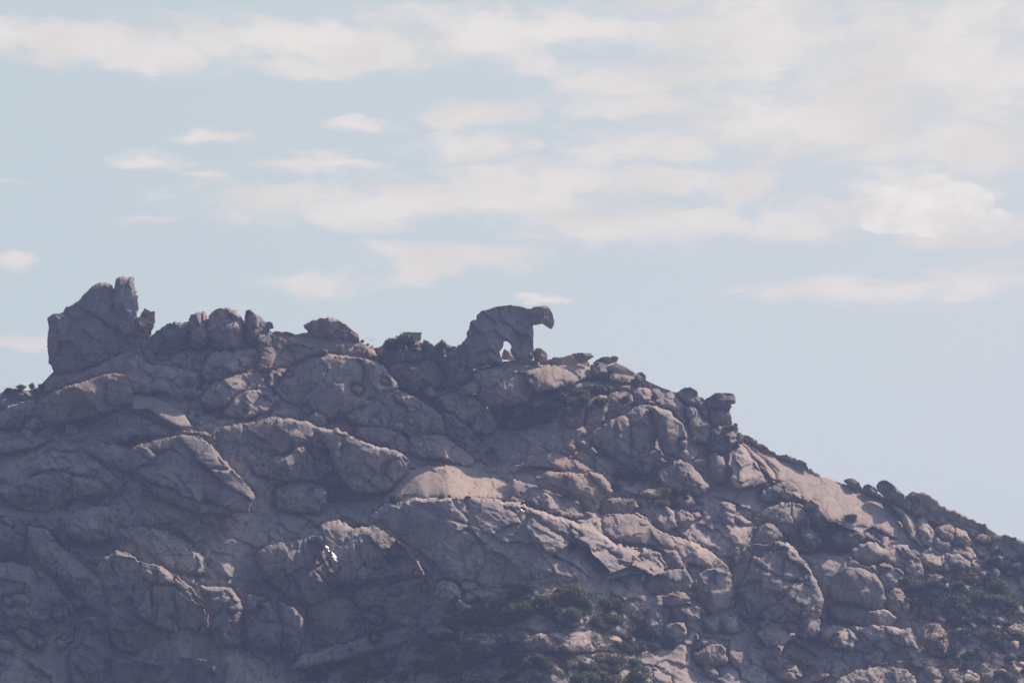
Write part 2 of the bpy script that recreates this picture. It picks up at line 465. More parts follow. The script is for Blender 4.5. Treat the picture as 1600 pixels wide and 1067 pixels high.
def outline(key, pts, k, jit, fine, ispart):
    p = chaikin(pts_of(key, pts) if isinstance(pts, str) else np.asarray(pts, float), .12)
    p = densify(p, 1.6)
    size = max(np.ptp(p[:, 0]), np.ptp(p[:, 1]))
    ja = jit * min(1.0, size / 60)
    p = p + np.stack([fbm(p[:, 0] / 11, p[:, 1] / 11, k, 3, .6), fbm(p[:, 0] / 11, p[:, 1] / 11, k + 9, 3, .6)], -1) * 2.8 * ja
    nx = np.roll(p, -1, 0) - np.roll(p, 1, 0); nx = np.stack([nx[:, 1], -nx[:, 0]], -1) / (np.hypot(nx[:, 0], nx[:, 1])[:, None] + 1e-6)
    p = p + nx * (np.abs(fbm(p[:, 0] / 6.5, p[:, 1] / 6.5, k + 11, 2)) * 3.4 - .9)[:, None] * ja
    h = H / 2 if fine else H
    i0 = int(math.floor((p[:, 0].min() - LX0) / H)) - 1; i1 = int(math.ceil((p[:, 0].max() - LX0) / H)) + 1
    j0 = int(math.floor((p[:, 1].min() - LY0) / H)) - 1; j1 = int(math.ceil((p[:, 1].max() - LY0) / H)) + 1
    xs = np.arange(LX0 + i0 * H, LX0 + i1 * H + 1e-6, h); ys = np.arange(LY0 + j0 * H, LY0 + j1 * H + 1e-6, h)
    X, Y0 = np.meshgrid(xs, ys); P = np.stack([X.ravel(), Y0.ravel()], -1)
    d, near = sdf(P, p)
    ok = (d > -.78 * h).reshape(X.shape)
    cen = (ok[:-1, :-1] & ok[1:, :-1] & ok[:-1, 1:] & ok[1:, 1:])
    dz = d.reshape(X.shape)
    cen &= (dz[:-1, :-1] + dz[1:, :-1] + dz[:-1, 1:] + dz[1:, 1:]) > 0
    cnt = np.zeros(X.shape, int)
    for a_, b_ in ((slice(0, -1), slice(0, -1)), (slice(1, None), slice(0, -1)), (slice(0, -1), slice(1, None)), (slice(1, None), slice(1, None))):
        cnt[a_, b_] += cen
    snap = ((cnt < 4) & (cnt > 0)).ravel()
    Q = np.where(snap[:, None], near, P); dd = np.where(snap, 0.0, np.maximum(d, 0))
    st = 2 if fine else 1
    IN = (d > 0).reshape(X.shape)[::st, ::st]
    a0, b0 = max(i0, 0), max(j0, 0)
    a1, b1 = min(i0 + IN.shape[1], NX), min(j0 + IN.shape[0], NY)
    if a1 > a0 and b1 > b0:
        im = IN[b0 - j0:b1 - j0, a0 - i0:a1 - i0]
        if not ispart: LASTK[0] = k
        LAB[b0:b1, a0:a1][im] = LASTK[0]
    return p, h, i0, i1, j0, j1, X, d, Q, dd, cen, snap

def rock(name, label, key, pts, s=.35, tk=1.0, rr=.62, tx=0.0, cell=24, asp=1.5, ang=.5, rough=1.0, joint=1.0, mat='rock',
         parent=None, cat=None, group=None, fine=False, lift=0.0, at=None, back=1.0, jit=1.0, keep=None, pc=88):
    ROCKN[0] += 1
    k = ROCKN[0] * 13 + 100
    if k not in CACHE:
        CACHE[k] = outline(key, pts, k, jit, fine, label is None)
    if SCAN['on']: return None
    p, h, i0, i1, j0, j1, X, d, Q, dd, cen, snap = CACHE[k]
    r = max(d.max(), 2.0)
    x, y = Q[:, 0], Q[:, 1]
    cxm, ybase = p[:, 0].mean(), p[:, 1].max()
    cym = (p[:, 1].min() + ybase) / 2
    base = depth(x, y) * (1 - s) + s * float(depth(cxm, (ybase + cym) / 2))
    tr = np.random.RandomState(k + 5)
    ta, tb = tr.uniform(-.28, .28), tr.uniform(-.30, .30)
    if s >= .95: tb = 0.0
    if tx == 0: tx = ta if not fine else ta * .5
    base = base + tx * MPP * (x - cxm) + (0 if s <= 0 or fine else tb) * MPP * (y - cym)
    Rr = max(rr * r * .85, 2.0)
    t = np.clip(dd / Rr, 0, 1)
    prof = np.sqrt(np.clip(1 - (1 - t) ** 2, 0, 1))
    T = tk * (r if r < 20 else 20 + (r - 20) * .5) * MPP * 1.8
    lim = np.clip(dd / 5.0, 0, 1)
    cell_ = min(cell * 1.3, max(7, r * 1.2))
    rel = relief(x, y, cell_, asp, ang, k, rough * min(1, r / 22), joint)
    if r > 9:       # swells and creases in keeping with the size of the rock
        q1, e1 = blocks(x, y, max(r * .8, 12), 1.25, ang + .4, k + 81)
        rel = rel + rough * r * MPP * (.15 * q1 - .10 * np.clip(2.2 * fbm(x / 26, y / 26, k + 83, 2), 0, 1) * np.exp(-e1 / .05))
    # a few broad chiselled planes so that no rock is an even pillow
    pl = np.full(len(x), 9.0)
    rs = np.random.RandomState(k)
    for q in range(5):
        th = rs.uniform(0, 2 * math.pi); off = rs.uniform(.3, .85); sl = rs.uniform(.45, 1.1)
        pl = np.minimum(pl, off + .55 * sl - sl * ((x - cxm) * math.cos(th) + (y - cym) * math.sin(th)) / max(r, 4) )
    w = T * np.minimum(prof, np.clip(pl, .15, 9)) + rel * lim - groove(x, y) * (.5 if parent is not None else 1.0) * min(1.0, .35 + r / 30)
    # stand clear of what is already there, along the outline
    g = np.zeros(1)
    jj = np.clip(np.round((y - LY0) / H).astype(int), 0, NY - 1); ii = np.clip(np.round((x - LX0) / H).astype(int), 0, NX - 1)
    zb = ZB[jj, ii]
    rim = (dd < 4) & (d > 0) & (y < ybase - .15 * (ybase - p[:, 1].min())) & (zb < 1e5)
    sh = 0.0
    if at is None and rim.sum() > 4:
        sh = float(np.clip(np.percentile((base - zb)[rim], pc) + .35, 0, 7))
    if at is not None: base = base - base.mean() + at
    yf = base - sh - lift - w
    yb = base - sh - lift + back * (.8 * T * prof + .3 * rel * lim) + .02
    if keep is not None: keep['Y'] = float(np.mean(base) - sh - lift)
    # raster update
    st = 2 if fine else 1
    YF = yf.reshape(X.shape)[::st, ::st]; IN = (d > 0).reshape(X.shape)[::st, ::st]
    a0, b0 = max(i0, 0), max(j0, 0)
    a1, b1 = min(i0 + YF.shape[1], NX), min(j0 + YF.shape[0], NY)
    if a1 > a0 and b1 > b0:
        sub = ZB[b0:b1, a0:a1]; yy = YF[b0 - j0:b1 - j0, a0 - i0:a1 - i0]; im = IN[b0 - j0:b1 - j0, a0 - i0:a1 - i0]
        sub[im] = np.minimum(sub[im], yy[im])
    # mesh
    ids = np.arange(X.size).reshape(X.shape)
    q4 = np.stack([ids[:-1, :-1][cen], ids[1:, :-1][cen], ids[1:, 1:][cen], ids[:-1, 1:][cen]], -1)
    if len(q4) < 3: return None
    used = np.unique(q4)
    mp = -np.ones(X.size, int); mp[used] = np.arange(len(used))
    bnd = snap[used]
    mb = np.arange(len(used)); nbk = (~bnd).sum(); mb[~bnd] = len(used) + np.arange(nbk)
    front = world_pt(x[used], y[used], yf[used])
    backv = world_pt(x[used][~bnd], y[used][~bnd], yb[used][~bnd])
    V = np.concatenate([front, backv]); F1 = mp[q4]; F2 = mb[F1][:, ::-1]
    o = link_mesh(name, V, np.concatenate([F1, F2]), M[mat], parent=parent)
    if parent is None:
        tag(o, label, cat or 'rock', group, 'thing')
    elif label: o['label'] = label
    return o

def build_hill():
    # hill sheet: rows run from far behind the ridge over it and down to the sea
    cols = np.concatenate([np.arange(-1700, -60, 30), np.arange(-60, 1662, 2.0), np.arange(1690, 3600, 30)])
    tf = np.concatenate([np.arange(0, 470, 2.0), np.arange(470, 1000, 14)])
    rows_v = []
    rc = ridge(cols)
    nb = 22
    for i in range(nb, 0, -1):                                  # the far side
        f = i / nb
        Y = depth(cols, rc) + 260 * f ** 1.3
        top = world_pt(cols, rc, depth(cols, rc))
        sc = Y / depth(cols, rc)
        z = top[:, 2] * (1 - f ** 1.15) - 6 * f + 2.5 * fbm(cols / 60, np.full(cols.shape, i / 2.), 31) * min(1, f * 4) - 1.2
        rows_v.append(np.stack([top[:, 0] * sc, Y, z], -1))
    for t in tf:
        py = rc + t
        Y = depth(cols, py) + 2.4 * min(1.0, t / 14) - relief(cols, py, 26, 1.6, .45, 5, 1.5, 1.2) * min(1.0, .3 + t / 12) + groove(cols, py)
        rows_v.append(world_pt(cols, py, Y))
    V = np.concatenate(rows_v); nC = len(cols); nR = len(rows_v)
    idx = np.arange(nR * nC).reshape(nR, nC)
    F = np.stack([idx[:-1, :-1], idx[:-1, 1:], idx[1:, 1:], idx[1:, :-1]], -1).reshape(-1, 4)[:, ::-1]
    o = link_mesh('hill', V, F, M['rock'], loc=np.array([0, 660, 0]))
    tag(o, 'rocky granite hill under the boulders', kind='structure')

# ------------------------------------------------------------------ rubble between the traced rocks
ZONES = [  # polygon in photo pixels, how many, size range, label
 ([(380,600),(520,560),(700,600),(720,700),(560,660),(400,650)], 16, (9,22), 'small angular granite block wedged below the cap rock', 'blocks wedged below the cap rock'),
 ([(215,560),(330,545),(440,560),(430,650),(310,640),(230,600)], 18, (8,20), 'small grey granite block between the spiky ridge rocks and the pale slab', 'blocks below the spiky ridge rocks'),
 ([(960,790),(1130,760),(1250,790),(1160,850),(1050,850)], 9, (14,30), 'jointed granite block stacked above the twin-topped cliff', 'stacked granite blocks above the twin-topped cliff'),
 ([(780,620),(900,590),(960,700),(900,730),(800,700)], 12, (9,20), 'dark block in the shrubby hollow below the bear rock', 'blocks in the hollow below the bear rock'),
 ([(1020,660),(1110,690),(1140,760),(1040,760)], 8, (9,18), 'small block beneath the domed boulders', 'blocks beneath the domed boulders'),
 ([(1390,800),(1480,830),(1590,860),(1600,900),(1500,890),(1420,870)], 9, (12,28), 'small boulder on the lower right ridge slope', 'small boulders on the right ridge slope'),
 ([(560,960),(760,930),(980,960),(1010,1000),(960,1060),(520,1050)], 20, (12,30), 'small grey boulder half buried in scrub on the lower slope', 'small boulders in the scrub on the lower slope'),
 ([(1010,920),(1150,900),(1180,1060),(1030,1060)], 9, (18,34), 'squared block of the lower rock stack by the scrub', 'squared blocks of the lower rock stack'),
 ([(1180,975),(1400,960),(1480,1060),(1200,1060)], 12, (18,38), 'rounded block at the foot of the twin-topped cliff', 'rounded blocks at the foot of the cliff'),
 ([(1420,890),(1590,900),(1600,1060),(1500,1060)], 18, (9,22), 'small boulder among shrubs at the lower right', 'small boulders among shrubs at the lower right'),
 ([(0,650),(90,640),(120,680),(60,720),(0,720)], 10, (9,22), 'flat block on the slope below the tall leaning rock', 'flat blocks below the tall leaning rock'),
 ([(90,690),(230,660),(330,680),(300,740),(180,730)], 12, (9,20), 'low block under the pale tilted slab', 'low blocks under the pale tilted slab'),
 ([(0,900),(120,900),(200,1060),(0,1060)], 14, (14,30), 'dark block low in the shaded cliff corner', 'dark blocks low in the shaded cliff'),
 ([(560,840),(660,860),(680,920),(600,930)], 8, (9,18), 'small ledge block on the cliff below the smooth lit dome', 'ledge blocks on the central cliff')]
def inside(p, poly):
    c = False; n = len(poly)
    for i in range(n):
        a, b2 = poly[i], poly[(i + 1) % n]
        if (a[1] > p[1]) != (b2[1] > p[1]) and p[0] < a[0] + (p[1] - a[1]) * (b2[0] - a[0]) / (b2[1] - a[1]): c = not c
    return c
def blob(cx, cy, rx, ry, rg, ang=0.0, n=8, up=True):
    q = []
    for i in range(n):
        t = 2 * math.pi * (i + rg.uniform(-.25, .25)) / n
        f = rg.uniform(.78, 1.1)
        u, v = rx * f * math.cos(t), ry * f * math.sin(t)
        # squarer than an ellipse
        e = 1.0 / max(abs(math.cos(t)), abs(math.sin(t))) ** .55
        u *= e; v *= e
        q.append((cx + u * math.cos(ang) - v * math.sin(ang), cy + u * math.sin(ang) + v * math.cos(ang)))
    return np.array(q)
def fill(zi):
    poly, n, (s0, s1), label, group = ZONES[zi]
    rg = random.Random(100 + zi)
    xs = [q[0] for q in poly]; ys = [q[1] for q in poly]
    L = []
    while len(L) < n:
        p = (rg.uniform(min(xs), max(xs)), rg.uniform(min(ys), max(ys)))
        if inside(p, poly): L.append(p)
    L.sort(key=lambda q: q[1])
    sizes = [s0 + (s1 - s0) * rg.random() ** 1.7 for _ in L]
    for (x, y), sz in zip(L, sizes):
        mt = rg.choice(['rock', 'rock', 'dark', 'pale'])
        base = label.split(' ', 1)[1] if label.split(' ', 1)[0] in ('small', 'dark', 'low', 'flat', 'rounded', 'squared', 'jointed') else label
        lab = 'largest ' + base if sz == max(sizes) else {'rock': label.split(' ', 1)[0] + ' mid-grey', 'dark': 'blackish', 'pale': 'pale pinkish'}[mt] + ' ' + base.replace('grey ', '')
        rock('boulder', lab, 'P', blob(x, y, sz * rg.uniform(.6, .9), sz * rg.uniform(.4, .6), rg, rg.uniform(.05, .7), n=rg.choice([5, 6, 7])), s=rg.uniform(.3, .8),
             tk=.8, rr=.4, cell=14, jit=1.8, mat=mt, cat='boulder', group=group, ang=rg.uniform(0, 1.2))

def build_rocks():
    # ---- skyline, from the left
    rock('rock_hump','low dark granite hump on the skyline at the far left edge','A','-200,860 -160,800 0,762 60,738 120,735 180,758 210,790 190,840 60,870 0,880',s=.4,mat='dark')
    rock('boulder','broad dark boulder at the left edge under the skyline shrubs','A','-160,930 -100,880 0,862 60,830 180,790 205,830 235,870 240,950 160,970 60,960 0,960',s=.5)
    t = rock('tall_leaning_rock','tallest slab-like granite rock towering at the left of the ridge, stubby pillar on top','A','265,345 300,322 350,315 365,285 420,255 465,220 500,175 535,152 585,145 622,158 640,200 700,220 770,260 762,330 770,400 790,480 760,510 700,525 600,575 520,610 450,640 360,650 300,650 285,610 270,560 263,500 270,440 276,400 268,370',s=1,tk=.55,rr=.7,tx=.25,fine=True,cell=60,asp=.6,ang=.25,joint=.15,rough=.85,mat='worn',cat='rock tower')
    def part(parent, name, key, pts, **kw):
        return rock(name, None, key, pts, parent=parent, **kw)
    part(t,'rock_pillar','A','628,290 626,230 634,170 641,130 660,115 705,110 745,118 748,150 770,215 772,260 755,345 745,420 690,440 640,380',s=1,tk=.75,rr=.8,fine=True,cell=40,ang=1.4,joint=.25,rough=.7,mat='worn',lift=-1.6)
    part(t,'rock_spur','A','700,470 738,400 755,345 780,330 805,293 822,303 862,315 862,370 850,410 845,440 800,475 745,510',s=1,tk=.7,rr=.7,fine=True,cell=26,mat='ruddy',lift=-1.2)
    part(t,'rock_shoulder','A','265,345 300,322 352,315 372,340 380,420 340,450 280,420 268,370',s=1,tk=.5,rr=.7,fine=True,cell=30,mat='worn',lift=-.8)
    rock('ridge_boulder','rounded boulder on the ridge just beside the tall leaning rock','A','850,470 860,425 915,385 975,363 1045,372 1075,430 1060,500 980,530 900,540 850,520',s=.7,fine=True,cat='boulder',mat='dark')
    rock('ridge_boulder','knobbly ridge boulder with a thin point on top, first of the spiky cluster','A','1045,365 1060,330 1110,312 1132,300 1150,320 1170,400 1160,490 1080,520 1045,450',s=.8,fine=True,cat='boulder')
    rock('ridge_boulder','big rough boulder at the middle of the spiky ridge cluster','A','1150,440 1165,345 1190,300 1255,283 1320,300 1328,330 1380,390 1400,440 1380,500 1280,525 1190,515',s=.8,fine=True,cell=18,cat='boulder')
    rock('ridge_boulder','jagged boulder with a beak ending the spiky ridge cluster','P','381,496 384,486 391,483.5 400,491 410,497 415,503 426,504 428,512 421,514 422,522 424,545 400,552 385,542',s=.8,fine=True,cell=18,jit=.6,cat='boulder',mat='dark')
    rock('rock_outcrop','long low outcrop carrying the cap rock on the ridge','B','0,440 80,425 130,410 160,425 215,430 250,435 290,418 350,455 440,455 560,470 620,500 690,560 660,610 560,570 430,560 330,560 250,590 180,610 60,640 0,640',s=.35,tk=.5,rr=.4,cell=26,asp=2.2,ang=.15,mat='ruddy')
    rock('cap_rock','flat-bottomed cap rock perched on the ridge with an overhanging pointed end','B','262,385 300,362 370,343 430,345 460,360 510,385 545,420 560,440 540,470 480,470 420,462 350,462 300,432 268,405',s=1,tk=.8,rr=.8,fine=True,cell=22,asp=2.2,ang=.1,joint=.7,mat='ruddy',cat='boulder',jit=.7,lift=-.6)
    rock('boulder','small block leaning against the tail of the cap rock','B','520,410 545,418 572,432 577,480 545,478 520,465',s=1,fine=True,mat='pale',cat='boulder',lift=-.5)
    # ridge between cap rock and bear
    rock('rock_pillar','cluster of upright jointed pillars below the little concrete hut','B','655,510 700,498 780,520 850,482 920,472 940,560 905,625 800,650 730,610 685,565',s=.8,cell=16,asp=.5,ang=.1,fine=True,cat='rock pillar')
    rock('ridge_boulder','jagged notch of rock on the ridge between the concrete hut and the bear rock','B','925,580 925,460 955,470 990,500 1010,480 1040,465 1065,490 1085,500 1110,495 1150,520 1170,570 1080,600 990,600',s=.7,fine=True,cell=14,mat='dark',cat='boulder')
    rock('rock_outcrop','fluted grey rock against the tail of the bear rock','B','1040,720 1040,560 1100,520 1140,490 1165,440 1200,560 1215,690 1130,740 1060,740',s=.8,fine=True,cell=18,asp=.5,ang=0,mat='dark')
    rock('boulder','small rock seen through the gap under the belly of the bear rock','C','405,645 412,578 430,560 450,572 475,575 505,590 530,610 540,645',s=1,fine=True,cell=10,mat='dark',cat='boulder',lift=-2.5)
    # right part of the skyline
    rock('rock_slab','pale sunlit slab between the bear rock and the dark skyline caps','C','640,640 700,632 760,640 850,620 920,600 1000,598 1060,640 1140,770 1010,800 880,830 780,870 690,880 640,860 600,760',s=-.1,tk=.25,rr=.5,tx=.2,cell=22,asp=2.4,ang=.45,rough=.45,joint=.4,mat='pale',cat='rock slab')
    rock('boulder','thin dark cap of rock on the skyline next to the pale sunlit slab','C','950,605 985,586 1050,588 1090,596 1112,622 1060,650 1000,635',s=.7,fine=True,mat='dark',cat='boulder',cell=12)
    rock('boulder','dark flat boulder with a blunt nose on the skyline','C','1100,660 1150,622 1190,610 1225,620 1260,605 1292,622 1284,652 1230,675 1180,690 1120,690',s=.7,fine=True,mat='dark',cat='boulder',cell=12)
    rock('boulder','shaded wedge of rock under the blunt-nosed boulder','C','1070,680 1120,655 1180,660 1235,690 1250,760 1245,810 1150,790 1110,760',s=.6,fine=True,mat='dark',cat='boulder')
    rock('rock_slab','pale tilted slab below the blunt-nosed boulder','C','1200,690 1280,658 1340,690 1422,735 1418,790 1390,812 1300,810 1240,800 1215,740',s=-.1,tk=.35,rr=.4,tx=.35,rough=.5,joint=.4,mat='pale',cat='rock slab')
    rock('boulder','small upright block standing where the pale slabs end','D','320,372 325,320 343,292 368,288 388,308 389,380 350,390',s=1,fine=True,mat='dark',cat='boulder',jit=.6)
    rock('boulder','squat dark boulder below the small upright block','D','305,400 350,372 400,378 422,395 418,445 370,476 315,455',s=.6,cat='boulder',fine=True)
    rock('boulder','little dark skyline knob before the pointed ridge rock','D','412,400 425,380 455,376 470,398 485,408 512,400 505,435 440,455 412,445',s=.6,cat='boulder',mat='dark',fine=True)
    rock('rock_slab','leaning slab with a narrow sunlit edge below the pointed ridge rock','D','432,455 480,410 530,400 575,430 612,480 650,545 645,580 600,575 560,530 510,490',s=.2,tk=.6,tx=.3,cell=30,joint=.5,cat='rock slab',fine=True)
    rock('ridge_boulder','pointed dark ridge rock next to the mushroom-shaped rock','D','558,415 600,380 620,375 640,372 668,383 680,420 720,438 745,460 745,560 700,600 660,540 640,500 615,470 590,440',s=.8,fine=True,cell=20,mat='dark',cat='boulder')
    t = rock('mushroom_rock','mushroom-shaped rock with a rounded overhanging cap on the falling skyline','D','735,470 770,460 830,465 862,475 850,510 866,530 868,575 840,600 800,600 760,610 735,560',s=1,fine=True,tk=.8,cell=18,cat='boulder',mat='ruddy')
    part(t,'rock_cap','D','718,440 770,407 830,403 872,406 888,425 888,462 862,472 820,480 760,490 730,478',s=1,fine=True,tk=.9,rr=.8,cell=30,joint=.4,mat='dark',lift=-.3,jit=.5)
    rock('rock_outcrop','broken blocks under the mushroom-shaped rock','D','730,620 760,598 800,588 865,585 872,572 898,570 902,640 932,655 925,700 860,730 780,750 730,710',s=.7,fine=True,cell=14,mat='dark')
    rock('rock_slab','upper rim of brown rock running down the skyline from the mushroom-shaped rock','D','895,620 950,640 1020,680 1072,712 1115,750 1095,800 1040,780 980,740 930,700 900,690',s=0,tk=.4,tx=.2,cell=18,mat='ruddy',cat='rock slab',fine=True)
    rock('rock_outcrop','thin dark crest of broken rock topping the long pale slab','D','1100,750 1160,745 1200,760 1240,775 1278,790 1292,832 1230,830 1150,812 1105,790',s=.4,tk=.5,fine=True,cell=12,mat='dark')
    # ---- the long pale slab on the right shoulder
    rock('rock_slab','longest smooth pale slab sweeping down the right shoulder of the hill','P','1150,694 1163,692 1190,706 1225,721 1262,730 1284,744 1312,751 1340,764 1369,776 1391,791 1408,811 1422,828 1430,850 1410,842 1390,836 1375,829 1362,824 1345,834 1325,827 1310,819 1290,814 1280,798 1262,786 1245,775 1228,762 1205,745 1180,722',s=-.35,tk=.22,rr=.7,tx=.32,cell=70,asp=2.6,ang=.5,joint=.1,rough=.4,mat='pale',cat='rock slab')
    rock('boulder','dark flat boulder on the crest above the long pale slab','E','418,300 430,290 470,286 502,300 528,342 500,352 460,335',s=.7,fine=True,mat='dark',cat='boulder')
    rock('boulder','small dark boulder touching the top of the dark oblong boulder','E','522,345 535,322 560,320 592,332 612,355 610,390 560,375',s=.7,fine=True,mat='dark',cat='boulder')
    rock('rock_slab','sunlit crest slab behind the dark oblong boulder on the right skyline','E','740,440 755,385 800,362 860,366 910,385 960,430 1010,460 1060,480 1130,505 1180,530 1240,570 1290,605 1220,640 1140,620 1080,570 1000,540 920,530 860,500 800,480',s=0,tk=.3,rr=.5,tx=.2,cell=24,asp=2,ang=.5,cat='rock slab',mat='pale')
    rock('boulder','dark oblong boulder tilted down the right skyline','E','598,325 620,298 655,294 690,312 740,360 770,395 808,425 797,468 770,468 730,445 680,420 640,385 608,355',s=1,fine=True,tk=1,rr=.9,cell=60,joint=.3,mat='dark',cat='boulder',jit=.4,lift=.3)
    rock('rock_rib','narrow curved rib of pale rock under the dark oblong boulder','E','672,415 700,425 745,458 790,490 822,540 848,600 856,670 835,655 800,625 770,565 730,485',s=.1,tk=.9,rr=.9,tx=.2,mat='pale',fine=True,cell=30,joint=.4)
    rock('boulder','first cracked block below the crest slab, next to the curved rib','E','815,510 870,495 912,555 945,632 900,660 852,650 840,580',s=.3,cat='boulder',fine=True)
    rock('boulder','second cracked block below the crest slab','E','925,560 1000,528 1042,560 1052,622 1010,650 945,615',s=.3,cat='boulder',fine=True)
    rock('boulder','third cracked block below the crest slab','E','1040,560 1100,578 1135,640 1085,668 1035,635',s=.3,cat='boulder',fine=True)
    rock('boulder','bright pale block near the right end of the crest','E','1138,625 1180,590 1222,600 1248,632 1190,645',s=0,tx=.3,cat='boulder',mat='pale',fine=True)
    rock('rock_hump','dark bushy rock shoulder where the ridge leaves the frame','E','1230,640 1250,600 1330,596 1390,620 1423,630 1600,720 1600,860 1423,800 1330,830 1270,740',s=.4,mat='dark',tk=.6)
    rock('rock_outcrop','low outcrop of thin tilted plates below the cracked blocks','E','860,700 900,660 1000,650 1120,665 1160,720 1100,760 1020,800 900,800 850,760',s=0,cell=12,asp=2.6,ang=.6,tk=.5,joint=1.3)

    # ---- bear
    BK = {}
    t = rock('bear_rock','huge granite rock shaped like a standing bear, its head stretched over the slope','C','170,720 120,700 85,650 90,545 108,500 140,488 140,430 163,398 168,352 193,338 210,343 220,300 255,275 300,258 350,238 410,230 470,224 530,231 575,240 602,264 640,270 655,300 654,372 644,384 648,430 648,480 654,560 650,620 600,645 540,645 500,612 468,570 482,532 462,510 440,498 420,505 414,548 388,572 378,590 398,620 415,662 408,676 345,680 250,690',s=1,fine=True,mat='worn',tk=1.0,rr=.75,cell=46,asp=.6,ang=.15,joint=.16,rough=.9,jit=.42,cat='rock formation',keep=BK)
    part(t,'bear_head','C','560,310 580,250 628,253 650,240 690,235 725,229 755,230 776,250 796,290 807,345 802,380 787,406 770,402 748,384 712,370 650,380 600,372',s=1,fine=True,tk=.75,rr=.6,cell=34,joint=.25,mat='worn',jit=.5,at=BK.get('Y'),lift=0.0)
    part(t,'front_foot','C','500,600 515,565 560,530 625,535 652,562 648,640 600,662 535,662 505,635',s=1,fine=True,tk=.2,rr=.25,cell=40,joint=.4,mat='worn',jit=.5,at=BK.get('Y'),lift=-.1)
    part(t,'hind_foot','C','345,640 352,590 372,560 392,585 400,615 416,662 408,676 350,680',s=1,fine=True,tk=.8,rr=.6,tx=.4,cell=30,joint=.4,mat='rock',jit=.4,at=BK.get('Y'),lift=.4)
    part(t,'tail_block','C','85,690 82,640 92,545 108,500 140,488 152,430 168,400 190,420 195,560 190,680 130,700',s=1,fine=True,tk=.8,rr=.7,cell=24,asp=.5,joint=.8,mat='worn',jit=.6,at=BK.get('Y'),lift=.4)
    rock('boulder','rounded block resting against the front foot of the bear rock','C','650,632 652,565 672,552 700,550 740,575 757,600 755,652 700,660 655,655',s=1,fine=True,tk=.9,cell=30,joint=.5,cat='boulder',mat='ruddy',jit=.5)
    # ---- platform of the bear and the slope below
    rock('rock_slab','bright flat ledge the bear rock stands on','C','230,705 350,684 420,655 530,640 640,628 700,650 690,700 640,760 560,740 430,730 300,740',s=-.3,tk=.3,rr=.6,tx=.1,mat='pale',cell=30,joint=.5,cat='rock slab',rough=.6)
    rock('rock_outcrop','smooth shaded pedestal cliff directly under the bear rock','C','190,740 240,715 350,700 470,705 560,720 610,760 645,830 648,890 620,960 560,985 400,1000 280,980 210,900 190,820',s=.85,tk=.55,rr=.45,cell=50,asp=.6,ang=.1,joint=.35)
    rock('rock_slab','sloping buff slab with pale streaks beside the pedestal cliff','C','560,700 640,670 760,680 860,700 960,760 1000,800 960,830 880,840 790,870 690,885 655,880 630,830 600,770',s=-.1,tk=.4,rr=.5,tx=.25,cell=22,asp=2.2,ang=.9,rough=.5,joint=.4,mat='pale',cat='rock slab')
    rock('boulder','light-edged block in the gully left of the pedestal cliff','C','70,880 110,840 175,800 230,815 245,870 200,900 120,905',s=.4,tx=.2,cat='boulder',mat='pale')
    rock('rock_outcrop','wide shaded face with a sunlit right edge below the pedestal cliff','B','1000,760 1060,740 1130,745 1180,760 1230,760 1260,810 1300,860 1345,925 1330,960 1250,960 1180,930 1100,900 1040,850 1000,810',s=.6,tk=.6,rr=.45,tx=.1,cell=34,joint=.7)
    rock('boulder','bulging rusty-bellied boulder hanging under the upright pillars','B','715,630 800,590 900,600 945,580 1020,597 1062,640 1057,700 1012,752 950,784 880,768 800,735 745,690',s=.9,tk=.85,rr=.8,cell=40,joint=.5,mat='ruddy',cat='boulder')
    rock('rock_outcrop','great shaded face below the cap rock ledge','B','90,740 150,650 230,590 300,560 420,540 560,560 700,600 755,660 795,735 700,790 600,840 500,890 400,915 330,880 230,840 130,800',s=.6,tk=.4,rr=.35,cell=34,asp=1.6,ang=2.2,joint=.9)
    rock('rock_outcrop','triangular shaded face with a diagonal crack at the centre of the hill','B','490,900 560,830 700,765 800,740 885,785 985,845 1045,905 1080,985 1110,1080 1000,1080 900,1030 820,980 700,965 580,950',s=.6,tk=.45,rr=.35,tx=.05,cell=44,ang=2.3,joint=.6)
    rock('boulder','rounded lump at the foot of the great shaded face','B','290,900 330,860 375,880 395,920 370,960 310,960',s=.6,cat='boulder')
    rock('rock_rib','steep broken rib with bright crumbs beside the dark gully','G','1000,70 1080,40 1180,60 1240,90 1290,140 1345,200 1350,240 1290,290 1230,280 1180,300 1150,230 1080,180 1020,120',s=.5,tk=.6,cell=30,tx=.1)
    rock('rock_rib','dark rib falling along the gully towards the smooth lit dome','G','1030,150 1110,180 1190,250 1250,330 1330,400 1350,460 1250,470 1190,430 1140,340 1060,260',s=.5,tk=.7,cell=26,mat='dark')
    fill(0); fill(1); fill(3)
    # ---- left half, under the tall rock
    rock('rock_slab','sunlit crest ledge at the foot of the tall leaning rock','A','290,655 360,645 450,640 540,605 620,570 700,527 770,508 800,560 765,640 720,690 640,660 560,700 420,710 300,760 230,760 250,700',s=0,tk=.4,rr=.4,cell=26,asp=2.2,ang=2.7,mat='rock',cat='rock slab')
    rock('rock_outcrop','jumbled outcrop between the tall leaning rock and the pale tilted slab','A','700,600 760,545 830,600 900,600 1000,620 1110,640 1125,710 1085,770 1000,790 900,770 800,760 740,760 690,690',s=.35,tk=.25,cell=18)
    rock('boulder','squarish boulder below the middle of the spiky ridge cluster','A','1125,600 1190,530 1330,520 1430,500 1440,600 1340,650 1250,700 1150,710 1115,660',s=.6,tk=.6,cell=30,joint=.6,cat='boulder')
    rock('boulder','domed grey boulder over the sandy hollow on the left','A','1100,800 1180,710 1290,670 1440,640 1460,700 1380,760 1300,830 1200,860',s=.5,tk=.6,cell=34,joint=.6,cat='boulder')
    rock('boulder','fluted boulder beside the domed grey boulder','A','1235,870 1290,790 1390,740 1480,750 1530,800 1500,870 1400,900 1300,910',s=.5,tk=.6,cell=20,cat='boulder')
